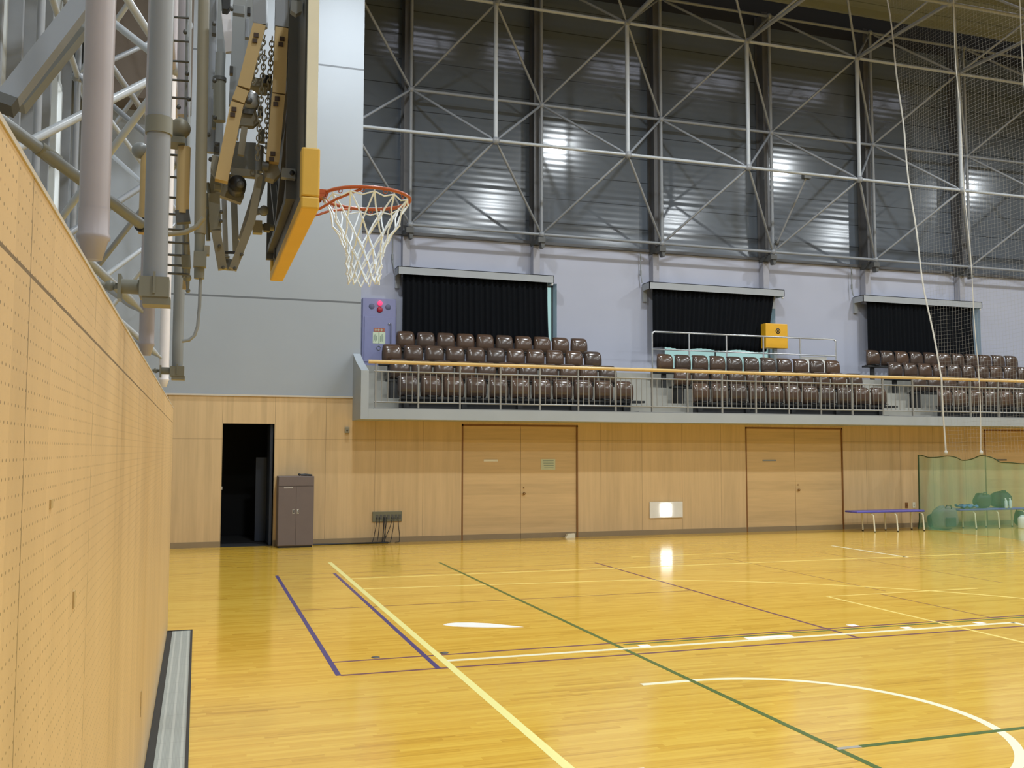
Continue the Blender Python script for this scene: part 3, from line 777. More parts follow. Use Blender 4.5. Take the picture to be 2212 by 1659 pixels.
for k, xx in enumerate((3.625, 3.69, 3.755, 3.80)):       # three characters in strokes on the title label
    if k < 3:
        mb.box(xx, xx+0.045, 20.794, 20.797, 4.335, 4.343); mb.box(xx+0.019, xx+0.027, 20.794, 20.797, 4.298, 4.355); mb.box(xx+0.004, xx+0.041, 20.794, 20.797, 4.308, 4.315)
link('print', mb, MAT['sticker'], dr)
link('lamp', MB().ball((3.735, 20.79, 4.92), 0.055, 14), MAT['red_glow'], t, 'glowing red lamp')
mb = MB(); mb.lathe((3.735, 20.82, 4.78), [(0.0, -0.03), (0.045, -0.03), (0.065, -0.015), (0.065, 0.0)], 20, 'y')
link('call_button', mb, MAT['red'], t, 'dark red call button')
MAT['speaker_dark'] = plain('blue_grey_speaker_mesh', (0.11, 0.12, 0.20), 0.6)
for xx in (3.555, 3.92):
    mb = MB(); mb.lathe((xx, 20.82, 4.845), [(0.0, -0.006), (0.06, -0.006), (0.065, 0.0)], 20, 'y')
    link('speaker_grille', mb, MAT['speaker_dark'], t)

# ================================================================ FITTINGS ALONG THE FAR WALL
t = thing('locker', (1.64, 17.33, 0), 'taupe metal locker cabinet standing beside the dark doorway', 'cabinet')
x0, x1, y0, y1 = 1.335, 1.945, 17.09, 17.53
link('body', MB().box(x0, x1, y0+0.012, y1, 0.03, 1.235), MAT['locker'], t, bev=0.006)
link('base', MB().box(x0+0.02, x1-0.02, y0+0.03, y1-0.01, 0.0, 0.03), MAT['black_matte'], t)
for a, b in ((x0+0.006, (x0+x1)/2-0.002), ((x0+x1)/2+0.002, x1-0.006)):
    d = link('door', MB().box(a, b, y0, y0+0.012, 0.045, 1.06), MAT['locker'], t)
    hx = (x0+x1)/2+(-0.038 if a < 1.5 else 0.038)
    mb = MB(); mb.tube([(hx-0.014, y0, 0.655), (hx-0.014, y0-0.018, 0.65), (hx-0.014, y0-0.018, 0.60), (hx-0.014, y0, 0.595)], 0.004, 6)
    mb.box(hx-0.024, hx+0.012, y0-0.003, y0, 0.585, 0.665)
    link('handle', mb, MAT['chrome'], d)
    link('recess', MB().box(hx-0.006, hx+0.008, y0-0.0045, y0-0.003, 0.595, 0.655), MAT['black'], d)
link('top_panel', MB().box(x0+0.006, x1-0.006, y0, y0+0.012, 1.068, 1.228), MAT['locker'], t)
mb = MB()
for k in range(9): mb.box(1.430+0.017*k, 1.443+0.017*k, y0-0.002, y0, 1.027, 1.042)
link('maker_plate', mb, MAT['white'], t, 'small white lettering strip')
mb = MB(); mb.ball((1.70, 17.2, 1.262), 0.024, 10); mb.tube([(1.72, 17.2, 1.257), (1.80, 17.2, 1.258), (1.92, 17.21, 1.25)], [0.017, 0.021, 0.014], 10)
tag(link('microphone', mb, MAT['black']), 'small black microphone lying on top of the taupe locker', 'microphone')

t = thing('cable_panel', (3.33, 17.5, 0.39), 'grey green socket panel with hanging black cables on the wood wall', 'socket panel')
link('plate', MB().box(3.055, 3.60, 17.52, 17.549, 0.385, 0.565), MAT['socket'], t, bev=0.004)
for k in range(7):
    xx = 3.12+0.07*k
    link('socket', MB().box(xx, xx+0.04, 17.512, 17.52, 0.43, 0.51), MAT['machine_dark'], t)
cx = [3.13, 3.18, 3.26, 3.28, 3.31, 3.41, 3.45, 3.52]
for k, xx in enumerate(cx):
    dx = (-0.06, -0.03, -0.02, 0.0, -0.05, -0.12, -0.05, 0.03)[k]
    mb = MB(); mb.tube([(xx, 17.512, 0.46), (xx, 17.49, 0.43), (xx+dx*0.3, 17.48, 0.30), (xx+dx, 17.47, 0.10), (xx+dx*1.2-0.02, 17.45, 0.015), (xx+dx*1.2-0.10, 17.44, 0.012)], 0.006 if k not in (2, 3) else 0.009, 6)
    link('cable', mb, MAT['rubber'], t)
random.seed(3)
for k in range(3):
    pts = []
    for i in range(14):
        f = i/13; pts.append((1.98+1.35*f, 17.46-0.03*k+0.012*math.sin(f*9+k*2), 0.014))
    tag(link('floor_cable', MB().tube(pts, 0.012, 6), MAT['rubber']), 'black cable lying along the skirting between locker and socket panel', 'cable', 'black cables on the floor')
t = thing('emergency_light', (9.0, 17.5, 0.33), 'white wall fitting with a bright square light between the double doors', 'light')
link('plate', MB().box(8.645, 9.385, 17.52, 17.549, 0.335, 0.655), MAT['white'], t, bev=0.006)
link('lens', MB().box(8.885, 9.12, 17.49, 17.52, 0.365, 0.62), MAT['emergency'], t, 'bright square lens', bev=0.02)
for i, xx in enumerate((14.93, 15.13)):
    t = thing('wall_outlet', (xx, 17.54, 0.44), ('brown', 'cream')[i]+' wall outlet on the panelling above the end of the blue bench', 'outlet')
    link('plate', MB().box(xx-0.035, xx+0.035, 17.54, 17.549, 0.43, 0.55), MAT[('door_frame', 'cream')[i]], t)
    mb = MB(); mb.box(xx-0.012, xx-0.006, 17.5385, 17.54, 0.47, 0.50); mb.box(xx+0.006, xx+0.012, 17.5385, 17.54, 0.47, 0.50)
    link('slots', mb, MAT['black'], t)
t = thing('wall_sensor', (2.57, 17.53, 2.0), 'small brown sensor box high on the panelling left of the stand', 'sensor')
link('body', MB().box(2.53, 2.61, 17.50, 17.549, 2.0, 2.11), MAT['beige_grey'], t, bev=0.006)
link('eye', MB().ball((2.57, 17.50, 2.05), 0.018, 10), MAT['machine_dark'], t)
tag(link('door_wedge', MB().prism([(6.80, 0.0), (6.99, 0.0), (6.99, 0.085), (6.84, 0.075)], 17.42, 17.50, 'y'), MAT['cream']), 'cream block on the floor at the foot of the first double door', 'door stop')

def bench(x0, x1, label):
    y0, y1, zt = 16.72, 17.12, 0.44
    t = thing('bench', ((x0+x1)/2, 16.92, 0), label, 'bench', 'low benches by the far wall')
    link('seat', MB().box(x0, x1, y0, y1, zt-0.04, zt), MAT['bench_top'], t, bev=0.012)
    for xx in (x0+0.42, (x0+x1)/2+0.14, x1-0.04):
        for yy, s in ((y0+0.02, -1), (y1-0.02, 1)):
            link('leg', MB().tube([(xx-0.10, yy-s*0.10, zt-0.05), (xx-0.03, yy-s*0.03, zt-0.055), (xx, yy, zt-0.10), (xx+0.02, yy+s*0.01, 0.012)], 0.016, 10), MAT['cream'], t)
            link('foot_cap', MB().tube([(xx+0.02, yy+s*0.01, 0.02), (xx+0.02, yy+s*0.01, 0.0)], 0.02, 10), MAT['black'], t)
    return t
bench(12.98, 14.70, 'low violet blue bench with bent cream legs by the second double door')
bench(15.62, 17.45, 'low blue bench behind the green net, carrying bags')

# bags behind the green net
MAT['bag_dark'] = plain('dark_navy_bag_cloth', (0.02, 0.035, 0.05), 0.7, var=0.3, scale=12)
MAT['bag_grey'] = plain('grey_brown_bag_cloth', (0.16, 0.14, 0.15), 0.7, var=0.3, scale=12)
MAT['bag_black'] = plain('black_bag_cloth', (0.018, 0.02, 0.024), 0.6, var=0.3, scale=12)
MAT['towel'] = plain('blue_towel', (0.05, 0.14, 0.38), 0.9, var=0.3, scale=14)
MAT['bottle'] = plain('pale_bottle_plastic', (0.55, 0.65, 0.70), 0.3)
def bag(name, cx, cy, cz, rx, ry, rz, mat, label, cat, seed, strap=True, pocket=None):
    random.seed(seed); ph = [random.uniform(0, 6.28) for _ in range(6)]
    t = thing(name, (cx, cy, cz), label, cat)
    mb = MB(); n, h = 22, 14; vs = []
    for i in range(h+1):
        th = PI*i/h
        for k in range(n):
            a = 2*PI*k/n
            f = 1+0.06*math.sin(3*a+ph[0]+th*2)+0.05*math.sin(5*th+ph[1]+a)
            sx = math.copysign(abs(math.sin(th)*math.cos(a))**0.7, math.sin(th)*math.cos(a)); sy = math.copysign(abs(math.sin(th)*math.sin(a))**0.7, math.sin(th)*math.sin(a)); szz = math.copysign(abs(math.cos(th))**0.75, math.cos(th))
            vs.append((cx+rx*f*sx, cy+ry*f*sy, max(cz+rz+rz*szz*(f if szz > 0 else 1), cz)))
    fs = [(i*n+k, (i+1)*n+k, (i+1)*n+(k+1) % n, i*n+(k+1) % n) for i in range(h) for k in range(n)]
    mb._add(vs, fs, True); link('body', mb, mat, t)
    if strap:
        link('strap', MB().tube([(cx-0.35*rx, cy-0.6*ry, cz+1.75*rz), (cx-0.2*rx, cy-0.7*ry, cz+2.15*rz), (cx+0.2*rx, cy-0.7*ry, cz+2.15*rz), (cx+0.35*rx, cy-0.6*ry, cz+1.75*rz)], 0.012, 8), MAT['bag_black'], t)
    if pocket:
        link('pocket', MB().box(cx-0.5*rx, cx+0.5*rx, cy-1.02*ry, cy-0.9*ry, cz+0.3*rz, cz+1.1*rz), pocket, t, bev=0.02)
    return t
bag('sports_bag', 15.32, 16.85, 0.0, 0.27, 0.20, 0.245, MAT['bag_grey'], 'bulky grey and dark sports bag on the floor left of the netted bench', 'bag', 1, True, MAT['bag_dark'])
bag('sports_bag', 15.42, 17.30, 0.0, 0.10, 0.12, 0.15, MAT['bag_dark'], 'small dark bag slumped on the floor near the green net edge', 'bag', 2, False)
bag('backpack', 16.42, 16.92, 0.44, 0.19, 0.14, 0.16, MAT['bag_black'], 'rounded black backpack on the netted bench right of the blue towel', 'backpack', 3)
bag('backpack', 16.98, 16.97, 0.44, 0.25, 0.14, 0.175, MAT['bag_black'], 'large black backpack near the right end of the netted bench', 'backpack', 4, True, MAT['bag_dark'])
bag('sports_bag', 17.60, 17.0, 0.0, 0.14, 0.14, 0.2, MAT['bag_dark'], 'dark bag on the floor past the right end of the netted bench', 'bag', 9)
mb = MB()
def TW(i, j):
    u = i/16; v = j/6; return (15.76+0.40*u, 16.75+0.28*v, 0.456+0.05*abs(math.sin(u*7+v*2))+0.02*math.sin(v*9))
tag(link('towel', mb.grid(TW, 16, 6), MAT['towel'], solid=0.02), 'crumpled blue towel on the bench behind the green net', 'towel')
for i, xx in enumerate((16.90, 17.02)):
    t = thing('water_bottle', (xx, 16.77, 0.44), ('left', 'right')[i]+' one of two pale water bottles in front of the large black backpack', 'bottle', 'water bottles on the netted bench')
    link('body', MB().lathe((xx, 16.735, 0.441), [(0.0, 0.0), (0.03, 0.0), (0.032, 0.02), (0.032, 0.15), (0.015, 0.18), (0.015, 0.19)], 16), MAT['bottle'], t)
    link('cap', MB().lathe((xx, 16.745, 0.63), [(0.0, 0.025), (0.017, 0.025), (0.017, 0.0)], 12), MAT['white'], t)
t = thing('bucket', (17.22, 16.80, 0), 'pale plastic canister on the floor under the netted bench', 'canister')
link('body', MB().lathe((17.22, 16.62, 0), [(0.0, 0.0), (0.085, 0.0), (0.09, 0.02), (0.09, 0.22), (0.06, 0.26), (0.0, 0.26)], 18), MAT['white'], t)
link('lid', MB().lathe((17.22, 16.62, 0.26), [(0.0, 0.03), (0.04, 0.03), (0.04, 0.0)], 14), MAT['bottle'], t)

# ================================================================ DIVIDING NETS
NX = 14.86
def edge_y(z):                                  # slanting leading edge of the white net
    pts = [(0.0, 16.30), (1.73, 16.28), (3.19, 16.27), (4.92, 16.62), (6.71, 16.93), (8.35, 17.20), (10.5, 17.50), (13.1, 17.85)]
    for (a, ya), (b, yb) in zip(pts, pts[1:]):
        if z <= b: return ya+(yb-ya)*(z-a)/(b-a)
    return 17.85
t = thing('divider_net', (NX, 14.0, 1.65), 'tall white mesh dividing net hanging from the roof on the right', 'net')
def Q(y, z):                                    # gentle billow
    return (NX+0.06*math.sin(y*1.3+z*0.35)+0.02*math.sin(z*2.1+y*3), y, z)
mb = MB(); cell = 0.08; wd = 0.0024
z = 1.72
while z < 12.9:
    ye = edge_y(z); n = 22; pts = [Q(9.0+(ye-9.0)*i/n, z+0.015*math.sin(i*1.9+z)) for i in range(n+1)]
    mb.tube(pts, wd/2, 3, cap=False); z += cell
y = 9.05
while y < 17.8:
    zt = 12.9; zb = 1.65
    if y > 16.28:
        lo, hi = 3.19, 13.1
        for _ in range(20):
            mid = (lo+hi)/2
            if edge_y(mid) < y: lo = mid
            else: hi = mid
        zb = hi
    if zt-zb > 0.3:
        n = 26; pts = [Q(y+0.008*math.sin(i*1.3), zb+(zt-zb)*i/n) for i in range(n+1)]
        mb.tube(pts, wd/2, 3, cap=False)
    y += cell
link('mesh', mb, MAT['hall_net'], t)
pts = [Q(edge_y(1.7+11.2*i/30), 1.7+11.2*i/30) for i in range(31)]
link('edge_rope', MB().tube(pts, 0.017, 8), MAT['rope'], t, 'thick white edge rope')
pts = [Q(15.35+0.33*(max(0, 1.62+11.3*i/24-3.6)/9.5), 1.62+11.3*i/24) for i in range(25)]
link('rope', MB().tube(pts, 0.009, 8), MAT['rope'], t)
pts = [Q(13.9+0.12*i/20, 1.62+11.3*i/20) for i in range(21)]
link('rope', MB().tube(pts, 0.009, 8), MAT['rope'], t)
for y in (16.28, 15.34, 13.9): link('rope_weight', MB().ball(Q(y, 1.66), 0.035, 10, 1.4), MAT['rope'], t)
t = thing('green_net', (NX+0.03, 14.5, 0), 'low green mesh net hanging to the floor across the bags on the right', 'net')
tops = [(17.15, 1.60), (16.75, 1.55), (16.29, 1.585), (15.8, 1.50), (15.34, 1.60), (14.85, 1.47), (14.25, 1.45), (13.6, 1.50), (12.6, 1.48), (9.0, 1.5)]
def gt(y):
    for (a, za), (b, zb) in zip(tops, tops[1:]):
        if y >= b:
            f = (y-b)/(a-b); f = f*f*(3-2*f); return zb+(za-zb)*f
    return 1.5
def G(i, j):
    y = 17.15-(17.15-9.0)*i/160; k = j/20; h = gt(y)
    return (NX+0.09+0.05*math.sin(y*5.1)*(1-k*0.5)+0.03*math.sin(y*13)-(0.04*(0.12-k)/0.12 if k < 0.12 else 0), y, 0.006+(h-0.006)*k)
link('mesh', MB().grid(G, 160, 20), MAT['green_net'], t)
MAT['green_rope'] = plain('dark_green_rope', (0.035, 0.06, 0.015), 0.7)
link('edge_post', MB().tube([G(0, j) for j in range(21)], 0.016, 8), MAT['green_rope'], t, 'dark green bound edge')
link('top_rope', MB().tube([G(i, 20) for i in range(0, 161)], 0.010, 6), MAT['green_rope'], t)

# ================================================================ BASKETBALL HOOP
t = thing('basketball_backboard', (0.44, 5.07, 2.76), 'folded wall-mounted basketball backboard seen edge-on, with orange rim and yellow padding', 'basketball hoop')
BY0, BY1 = 4.15, 5.99; XB0, XB1 = 0.415, 0.462; BZ0, BZ1 = 2.76, 3.96
link('board', MB().box(XB0+0.01, XB1-0.004, BY0+0.02, BY1-0.02, BZ0+0.02, BZ1-0.02), MAT['cream'], t)
link('back_panel', MB().box(XB0-0.006, XB0+0.010, BY0+0.05, BY1-0.06, BZ0+0.06, BZ1-0.05), MAT['machine_dark'], t, 'dark grey back of the board')
mb = MB(); mb.box(XB0, XB1, BY0, BY0+0.03, BZ0, BZ1); mb.box(XB0, XB1, BY1-0.03, BY1, BZ0, BZ1); mb.box(XB0, XB1, BY0, BY1, BZ1-0.03, BZ1); mb.box(XB0, XB1, BY0, BY1, BZ0, BZ0+0.03)
link('edge_frame', mb, MAT['cream'], t, 'cream edge frame')
pad = link('edge_padding', MB().box(XB0-0.02, XB1+0.012, BY0-0.02, BY0+0.05, BZ0+0.030, 3.005).box(XB0-0.02, XB1+0.012, BY0-0.02, BY1+0.02, BZ0-0.025, BZ0+0.029).box(XB0-0.02, XB1+0.012, BY1-0.03, BY1+0.02, BZ0+0.030, 3.005), MAT['yellow_pad'], t, 'yellow edge padding', bev=0.008)
mb = MB()
mb.box(XB0-0.05, XB0-0.006, BY1-0.10, BY1-0.05, BZ0+0.09, BZ1-0.05); mb.box(XB0-0.05, XB0-0.006, 4.55, 4.60, BZ0+0.12, BZ1)
mb.box(XB0-0.045, XB0-0.008, 4.601, BY1-0.101, BZ0+0.125, BZ0+0.16); mb.box(XB0-0.045, XB0-0.008, 4.601, BY1-0.101, 3.45, 3.49)
mb.bar((XB0-0.03, 4.6, BZ0+0.62), (XB0-0.03, 5.35, BZ0+0.14), 0.03, 0.03, (1,0,0)); mb.bar((XB0-0.03, 5.3, BZ0+0.14), (XB0-0.03, BY1-0.1, BZ0+0.62), 0.03, 0.03, (1,0,0))
link('back_frame', mb, MAT['machine_dark'], t)
RX, RY, RZ, RR = 0.832, 5.07, 3.05, 0.2325
rim = link('rim', MB().tube([(RX+RR*math.cos(2*PI*k/48), RY+RR*math.sin(2*PI*k/48), RZ) for k in range(48)], 0.0095, 10, closed=True), MAT['orange'], t, 'orange steel rim')
mb = MB(); mb.box(XB1, RX-RR+0.02, RY-0.075, RY+0.075, RZ-0.012, RZ+0.010); mb.box(XB1, XB1+0.012, RY-0.09, RY+0.09, RZ-0.13, RZ+0.02)
for s in (-1, 1): mb.prism([(XB1, RZ-0.10), (XB1, RZ), (RX-RR, RZ), (RX-RR, RZ-0.02)], RY+s*0.07-0.004, RY+s*0.07+0.004, 'y')
link('rim_bracket', mb, MAT['orange'], rim)
for s in (-1, 1):
    mb = MB(); mb.tube([(XB1, RY+s*0.05, RZ-0.115), (XB1+0.07, RY+s*0.055, RZ-0.108), (XB1+0.12, RY+s*0.075, RZ-0.09), (XB1+0.19, RY+s*0.13, RZ-0.05), (RX-0.06, RY+s*(RR-0.015), RZ-0.008)], 0.007, 8)
    link('rim_brace', mb, MAT['orange'], rim)
mb = MB()
NH = 12
for k in range(NH):
    a = 2*PI*(k+0.5)/NH; mb.tube([(RX+(RR-0.002)*math.cos(a+0.05*math.cos(q)), RY+(RR-0.002)*math.sin(a+0.05*math.cos(q)), RZ-0.012+0.010*math.sin(q)-0.003) for q in [2*PI*i/8 for i in range(8)]], 0.0025, 5, closed=True)
link('net_hooks', mb, MAT['orange'], rim)
# the cord net
lev = [(0.0, 0.228, 0.0), (0.13, 0.170, 0.5), (0.215, 0.128, 0.0), (0.285, 0.103, 0.5), (0.345, 0.092, 0.0), (0.400, 0.086, 0.5), (0.445, 0.084, 0.0)]
mb = MB(); DRX = -0.012
def NP(l, k):
    dz, r, off = lev[l]; a = 2*PI*(k+off)/NH+0.03*math.sin(3.1*k+l); f = dz/0.445
    jr = 1+0.06*math.sin(k*2.3+l*1.7)*(f > 0)
    return Vector((RX+DRX*f+r*jr*math.cos(a), RY+r*jr*math.sin(a), RZ-0.018-dz+0.008*math.sin(k*1.9+l)*(f > 0)))
for l in range(len(lev)-1):
    for k in range(NH):
        for dk in ((0, -1) if lev[l][2] == 0.0 else (0, 1)):
            a = NP(l, k); b = NP(l+1, k+dk); md = (a+b)/2; c = Vector((RX, RY, md.z)); md = md+(c-md)*0.06
            s = 0.0045
            mb.tube([a, md, b], s, 6)
for l in range(1, len(lev)-1):
    for k in range(NH): mb.ball(NP(l, k), 0.0078, 6)
for k in range(NH):
    a = NP(0, k); a2 = a+Vector((0, 0, 0.028)); mb.tube([a, a2], 0.0045, 5)
    b = NP(0, k+1); md = (a+b)/2-Vector((0, 0, 0.018)); mb.tube([a, md, b], 0.0040, 5)
link('net', mb, MAT['net_white'], t, 'white cord net')

# ---------------- the folding frame between wall and board
t = thing('folding_frame', (0.1, 5.07, 2.17), 'grey and beige folding steel frame with arms, chains and pipes behind the backboard', 'backstop frame')
PR = 0.038
def pipe_bracket(Y, r):
    X = -0.147
    p = link('guide_pipe', MB().tube([(X, Y, 2.19), (X, Y, 6.2)], r, 18), MAT['machine'] if Y > 5 else MAT['steel'], t)
    mb = MB(); mb.box(X-0.045, X+0.045, Y-0.05, Y+0.05, 2.19, 2.255); mb.box(X-0.035, X+0.05, Y-0.045, Y+0.045, 2.165, 2.19); mb.box(X-0.004, X+0.004, Y-0.056, Y-0.05, 2.20, 2.27)
    link('pipe_shoe', mb, MAT['olive'], p)
    mb = MB(); mb.tube([(X-0.03, Y, 2.225), (X-0.105, Y, 2.225)], 0.024, 12); mb.box(X-0.11, X-0.10, Y-0.035, Y+0.035, 2.18, 2.26); mb.tube([(X-0.11, Y, 2.225), (X-0.20, Y, 2.225)], 0.010, 8); mb.ball((X-0.135, Y, 2.225), 0.018, 8)
    link('wall_anchor', mb, MAT['olive'], p)
    return p
pa = pipe_bracket(3.3, 0.0375); pd = pipe_bracket(6.8, 0.0355)
pa = link('pipe_collar', MB().tube([(-0.147, 3.3, 2.735), (-0.147, 3.3, 2.79)], 0.043, 18), MAT['olive'], pa)
def T(pts, Y, r, n=12): return MB().tube([at(a, b, Y) for a, b in pts], r, n)
def B(p, q, Y, w, d=0.05, Y2=None): return MB().bar(at(p[0], p[1], Y), at(q[0], q[1], Y2 or Y), d, w, (1, 0, 0))
def flat(pts, Y, d=0.03):                                 # plate cut to an outline, with real thickness along Y
    P3 = [at(a, b, Y) for a, b in pts]; return MB().prism([(p.x, p.z) for p in P3], Y, Y+d, 'y')
# long vertical members
link('slide_tube', T([(441, -40), (432, 505)], 4.6, 0.026, 16), MAT['beige_grey'], t)
link('slide_tube_end', T([(432, 495), (430, 602)], 4.6, 0.023, 16), MAT['olive'], t)
link('upright', T([(398, -40), (395, 250)], 5.6, 0.030, 14), MAT['lavender'], t)
link('upright', T([(408, -40), (400, 480)], 6.3, 0.022, 12), MAT['machine'], t)
link('upright', T([(462, -40), (455, 330)], 5.2, 0.022, 12), MAT['steel'], t)
link('upright', B((480, -40), (470, 380), 5.5, 0.05, 0.06), MAT['machine'], t)
link('upright', B((520, -40), (508, 230), 5.5, 0.07, 0.04), MAT['machine'], t)
link('upright', T([(566, -40), (566, 60)], 4.9, 0.028, 14), MAT['steel_bright'], t)
link('hook_rod', T([(433, 600), (431, 660), (427, 705), (420, 725), (408, 735), (393, 737)], 4.6, 0.0075, 8), MAT['machine'], t)
link('curved_pipe', T([(440, 470), (425, 490), (400, 502), (375, 505), (358, 506)], 4.4, 0.011, 10), MAT['beige_grey'], t)
# rung ladder (chain guide)
lad = link('ladder_rail', T([(406, -40), (396, 600)], 4.92, 0.008, 8), MAT['machine'], t)
for y in (36, 87, 131, 172, 210, 334, 382, 426, 462, 495, 523, 550, 572, 590): link('rung', MB().tube([at(362+(3 if y < 300 else 0), y, 4.9), at(408, y+3, 4.9)], 0.006, 8), MAT['machine_dark'], lad)
# yellow padded struts with clamps, left
for (a, b, Y, w) in (((398, 318), (394, 462), 4.8, 0.060), ((318, 322), (312, 505), 5.6, 0.065), ((404, 560), (400, 625), 5.2, 0.03)):
    o = link('padded_strut', MB().tube([at(*a, Y), at(*b, Y)], w/2, 14), MAT['beige_arm'], t, 'tan padded strut')
link('ball_joint', MB().ball(at(389, 278, 4.8), 0.050, 16), MAT['beige_grey'], t)
link('ball_joint', MB().ball(at(303, 325, 5.6), 0.046, 16), MAT['machine'], t)
mb = MB(); mb.box(*sum([[at(375, 0, 4.8).x, at(408, 0, 4.8).x], [4.74, 4.86], [at(0+390, 316, 4.8).z, at(390, 303, 4.8).z]], []))
link('clamp', mb, MAT['olive'], t)
link('clamp', B((380, 470), (410, 468), 4.8, 0.05, 0.06), MAT['machine_dark'], t)
link('clamp', B((392, 566), (412, 566), 4.9, 0.04, 0.06), MAT['olive'], t)
link('clamp', B((418, 560), (446, 562), 4.58, 0.05, 0.07), MAT['olive'], t)
link('strut', T([(400, 470), (404, 560)], 5.0, 0.016, 10), MAT['beige_grey'], t)
mb = MB(); mb.tube([at(404, 575, 5.0), at(406, 632, 5.0)], [0.016, 0.006], 8); mb.ball(at(404, 600, 5.0), 0.022, 8); mb.ball(at(406, 628, 5.0), 0.012, 8)
link('rod_end', mb, MAT['olive'], t)
# the two tan parallel arms seen on the near side
def arm(name, segs, Y, w, mat, lab=None):
    p = None
    for i, (a, b) in enumerate(segs):
        o = link(name, B(a, b, Y, w, 0.055), mat, t, lab)
        p = p or o
    return p
MAT['hole_brown'] = plain('dark_brown_bolt_paint', (0.045, 0.022, 0.010), 0.6)
u1 = arm('upper_arm', [((560, -40), (560, 56))], 4.6, 0.058, MAT['steel'])
u2 = arm('upper_arm', [((610, -40), (608, 62))], 4.6, 0.062, MAT['steel'])
a1 = arm('folding_arm', [((560, 56), (526, 192)), ((524, 196), (514, 222)), ((512, 226), (478, 392))], 4.6, 0.058, MAT['beige_arm'], 'tan folding arm')
a2 = arm('folding_arm', [((608, 64), (602, 205)), ((601, 208), (588, 352))], 4.6, 0.060, MAT['beige_arm'], 'tan folding arm')
def holes(lst, par):
    for x, y in lst:
        mb = MB()
        for dy in (-6, 6):
            c = at(x+dy*-0.25, y+dy, 4.57); mb.box(c.x-0.011, c.x+0.011, 4.566, 4.574, c.z-0.010, c.z+0.010)
        link('bolt_plate', mb, MAT['hole_brown'], par)
holes([(552, 82), (504, 242)], a1); holes([(608, 90), (597, 219), (588, 338)], a2)
link('far_arm', B((548, -40), (505, 300), 5.55, 0.05, 0.05), MAT['machine'], t)
link('far_arm', B((640, -40), (612, 120), 5.5, 0.045, 0.05), MAT['steel'], t)
link('far_arm', B((634, 90), (618, 375), 5.5, 0.055, 0.05), MAT['outer_wall'], t, 'pale grey bar')
link('far_arm', B((628, 80), (612, 170), 5.2, 0.04, 0.05), MAT['beige_grey'], t)
# white wedge plate and telescopic cylinder
link('white_plate', flat([(478, 24), (497, 22), (502, 60), (500, 110), (488, 112)], 5.3), MAT['white_tube'], t, 'white wedge plate')
cyl = link('cylinder', T([(477, 115), (474, 172)], 4.95, 0.024, 16), MAT['machine'], t)
link('cylinder_sleeve', T([(474, 170), (474, 262)], 4.95, 0.030, 16), MAT['olive'], cyl)
link('collar', T([(474, 168), (474, 176)], 4.95, 0.034, 16), MAT['machine_dark'], cyl)
link('stop_block', flat([(477, -40), (498, -40), (498, 14), (492, 22), (480, 20)], 5.1, 0.06), MAT['black'], t, 'black rubber stop', bev=0.004)
# chains
def chain(p, q, Y, n):
    mb = MB(); a = at(*p, Y); b = at(*q, Y); d = (b-a)/n
    for i in range(n):
        c = a+d*(i+0.5); L = d.length*0.72; up = d.normalized(); sx = Vector((1, 0, 0)) if i % 2 else Vector((0, 1, 0))
        mb.tube([c+up*(L*math.cos(2*PI*k/10))+sx*(0.0105*math.sin(2*PI*k/10)) for k in range(10)], 0.0035, 5, closed=True)
    return mb
for p, q, n in (((572, 78), (545, 178), 10), ((588, 80), (582, 182), 10), ((566, 180), (556, 345), 16), ((572, 110), (566, 180), 7), ((580, 182), (574, 330), 14)):
    link('chain', chain(p, q, 4.66, n), MAT['beige_grey'], t, 'steel chain')
# gearbox, winch and motor
gb = link('gearbox', MB().box(*[c for c in (at(540, 0, 4.8).x, at(582, 0, 4.8).x, 4.74, 4.86, at(550, 196, 4.8).z, at(550, 176, 4.8).z)]), MAT['beige_grey'], t, bev=0.006)
link('switch_block', MB().box(at(567, 0, 4.8).x, at(588, 0, 4.8).x, 4.70, 4.80, at(575, 196, 4.8).z, at(575, 178, 4.8).z), MAT['black'], gb)
mb = MB(); mb.lathe(at(540, 217, 4.72), [(0.0, -0.03), (0.020, -0.03), (0.045, -0.02), (0.048, 0.03), (0.0, 0.03)], 18, 'y')
wn = link('winch_drum', mb, MAT['steel_bright'], t)
mb = MB(); mb.lathe(at(537, 217, 4.68), [(0.0, -0.004), (0.018, -0.004), (0.018, 0.0)], 14, 'y'); link('winch_hub', mb, MAT['machine_dark'], wn)
link('winch_bracket', flat([(520, 235), (552, 235), (560, 262), (548, 272), (516, 270), (512, 255)], 4.72, 0.05), MAT['beige_grey'], t)
link('winch_slot', flat([(522, 236), (550, 236), (546, 246), (526, 244)], 4.70, 0.02), MAT['machine_dark'], t)
link('lever', B((528, 276), (520, 336), 4.7, 0.03, 0.03), MAT['beige_grey'], t)
link('side_plate', flat([(500, 305), (553, 308), (556, 372), (478, 368)], 4.95, 0.02), MAT['machine'], t)
link('side_tube', T([(561, 315), (560, 372)], 4.9, 0.020, 14), MAT['steel'], t)
link('hinge_block', flat([(458, 335), (482, 340), (492, 372), (466, 380), (455, 362)], 4.62, 0.08), MAT['beige_grey'], t)
link('hinge_block', flat([(568, 355), (598, 352), (606, 375), (592, 388), (574, 382)], 4.62, 0.08), MAT['beige_grey'], t)
hb = link('clevis', T([(566, 358), (580, 360)], 4.6, 0.022, 12), MAT['machine_dark'], t)
mt = link('motor', MB().lathe(at(512, 402, 4.70), [(0.0, -0.06), (0.035, -0.06), (0.042, -0.045), (0.042, 0.05), (0.0, 0.05)], 18, 'y'), MAT['black'], t, 'black winch motor')
link('motor_cap', MB().lathe(at(519, 399, 4.64), [(0.0, -0.012), (0.018, -0.012), (0.018, 0.0)], 14, 'y'), MAT['machine_dark'], mt)
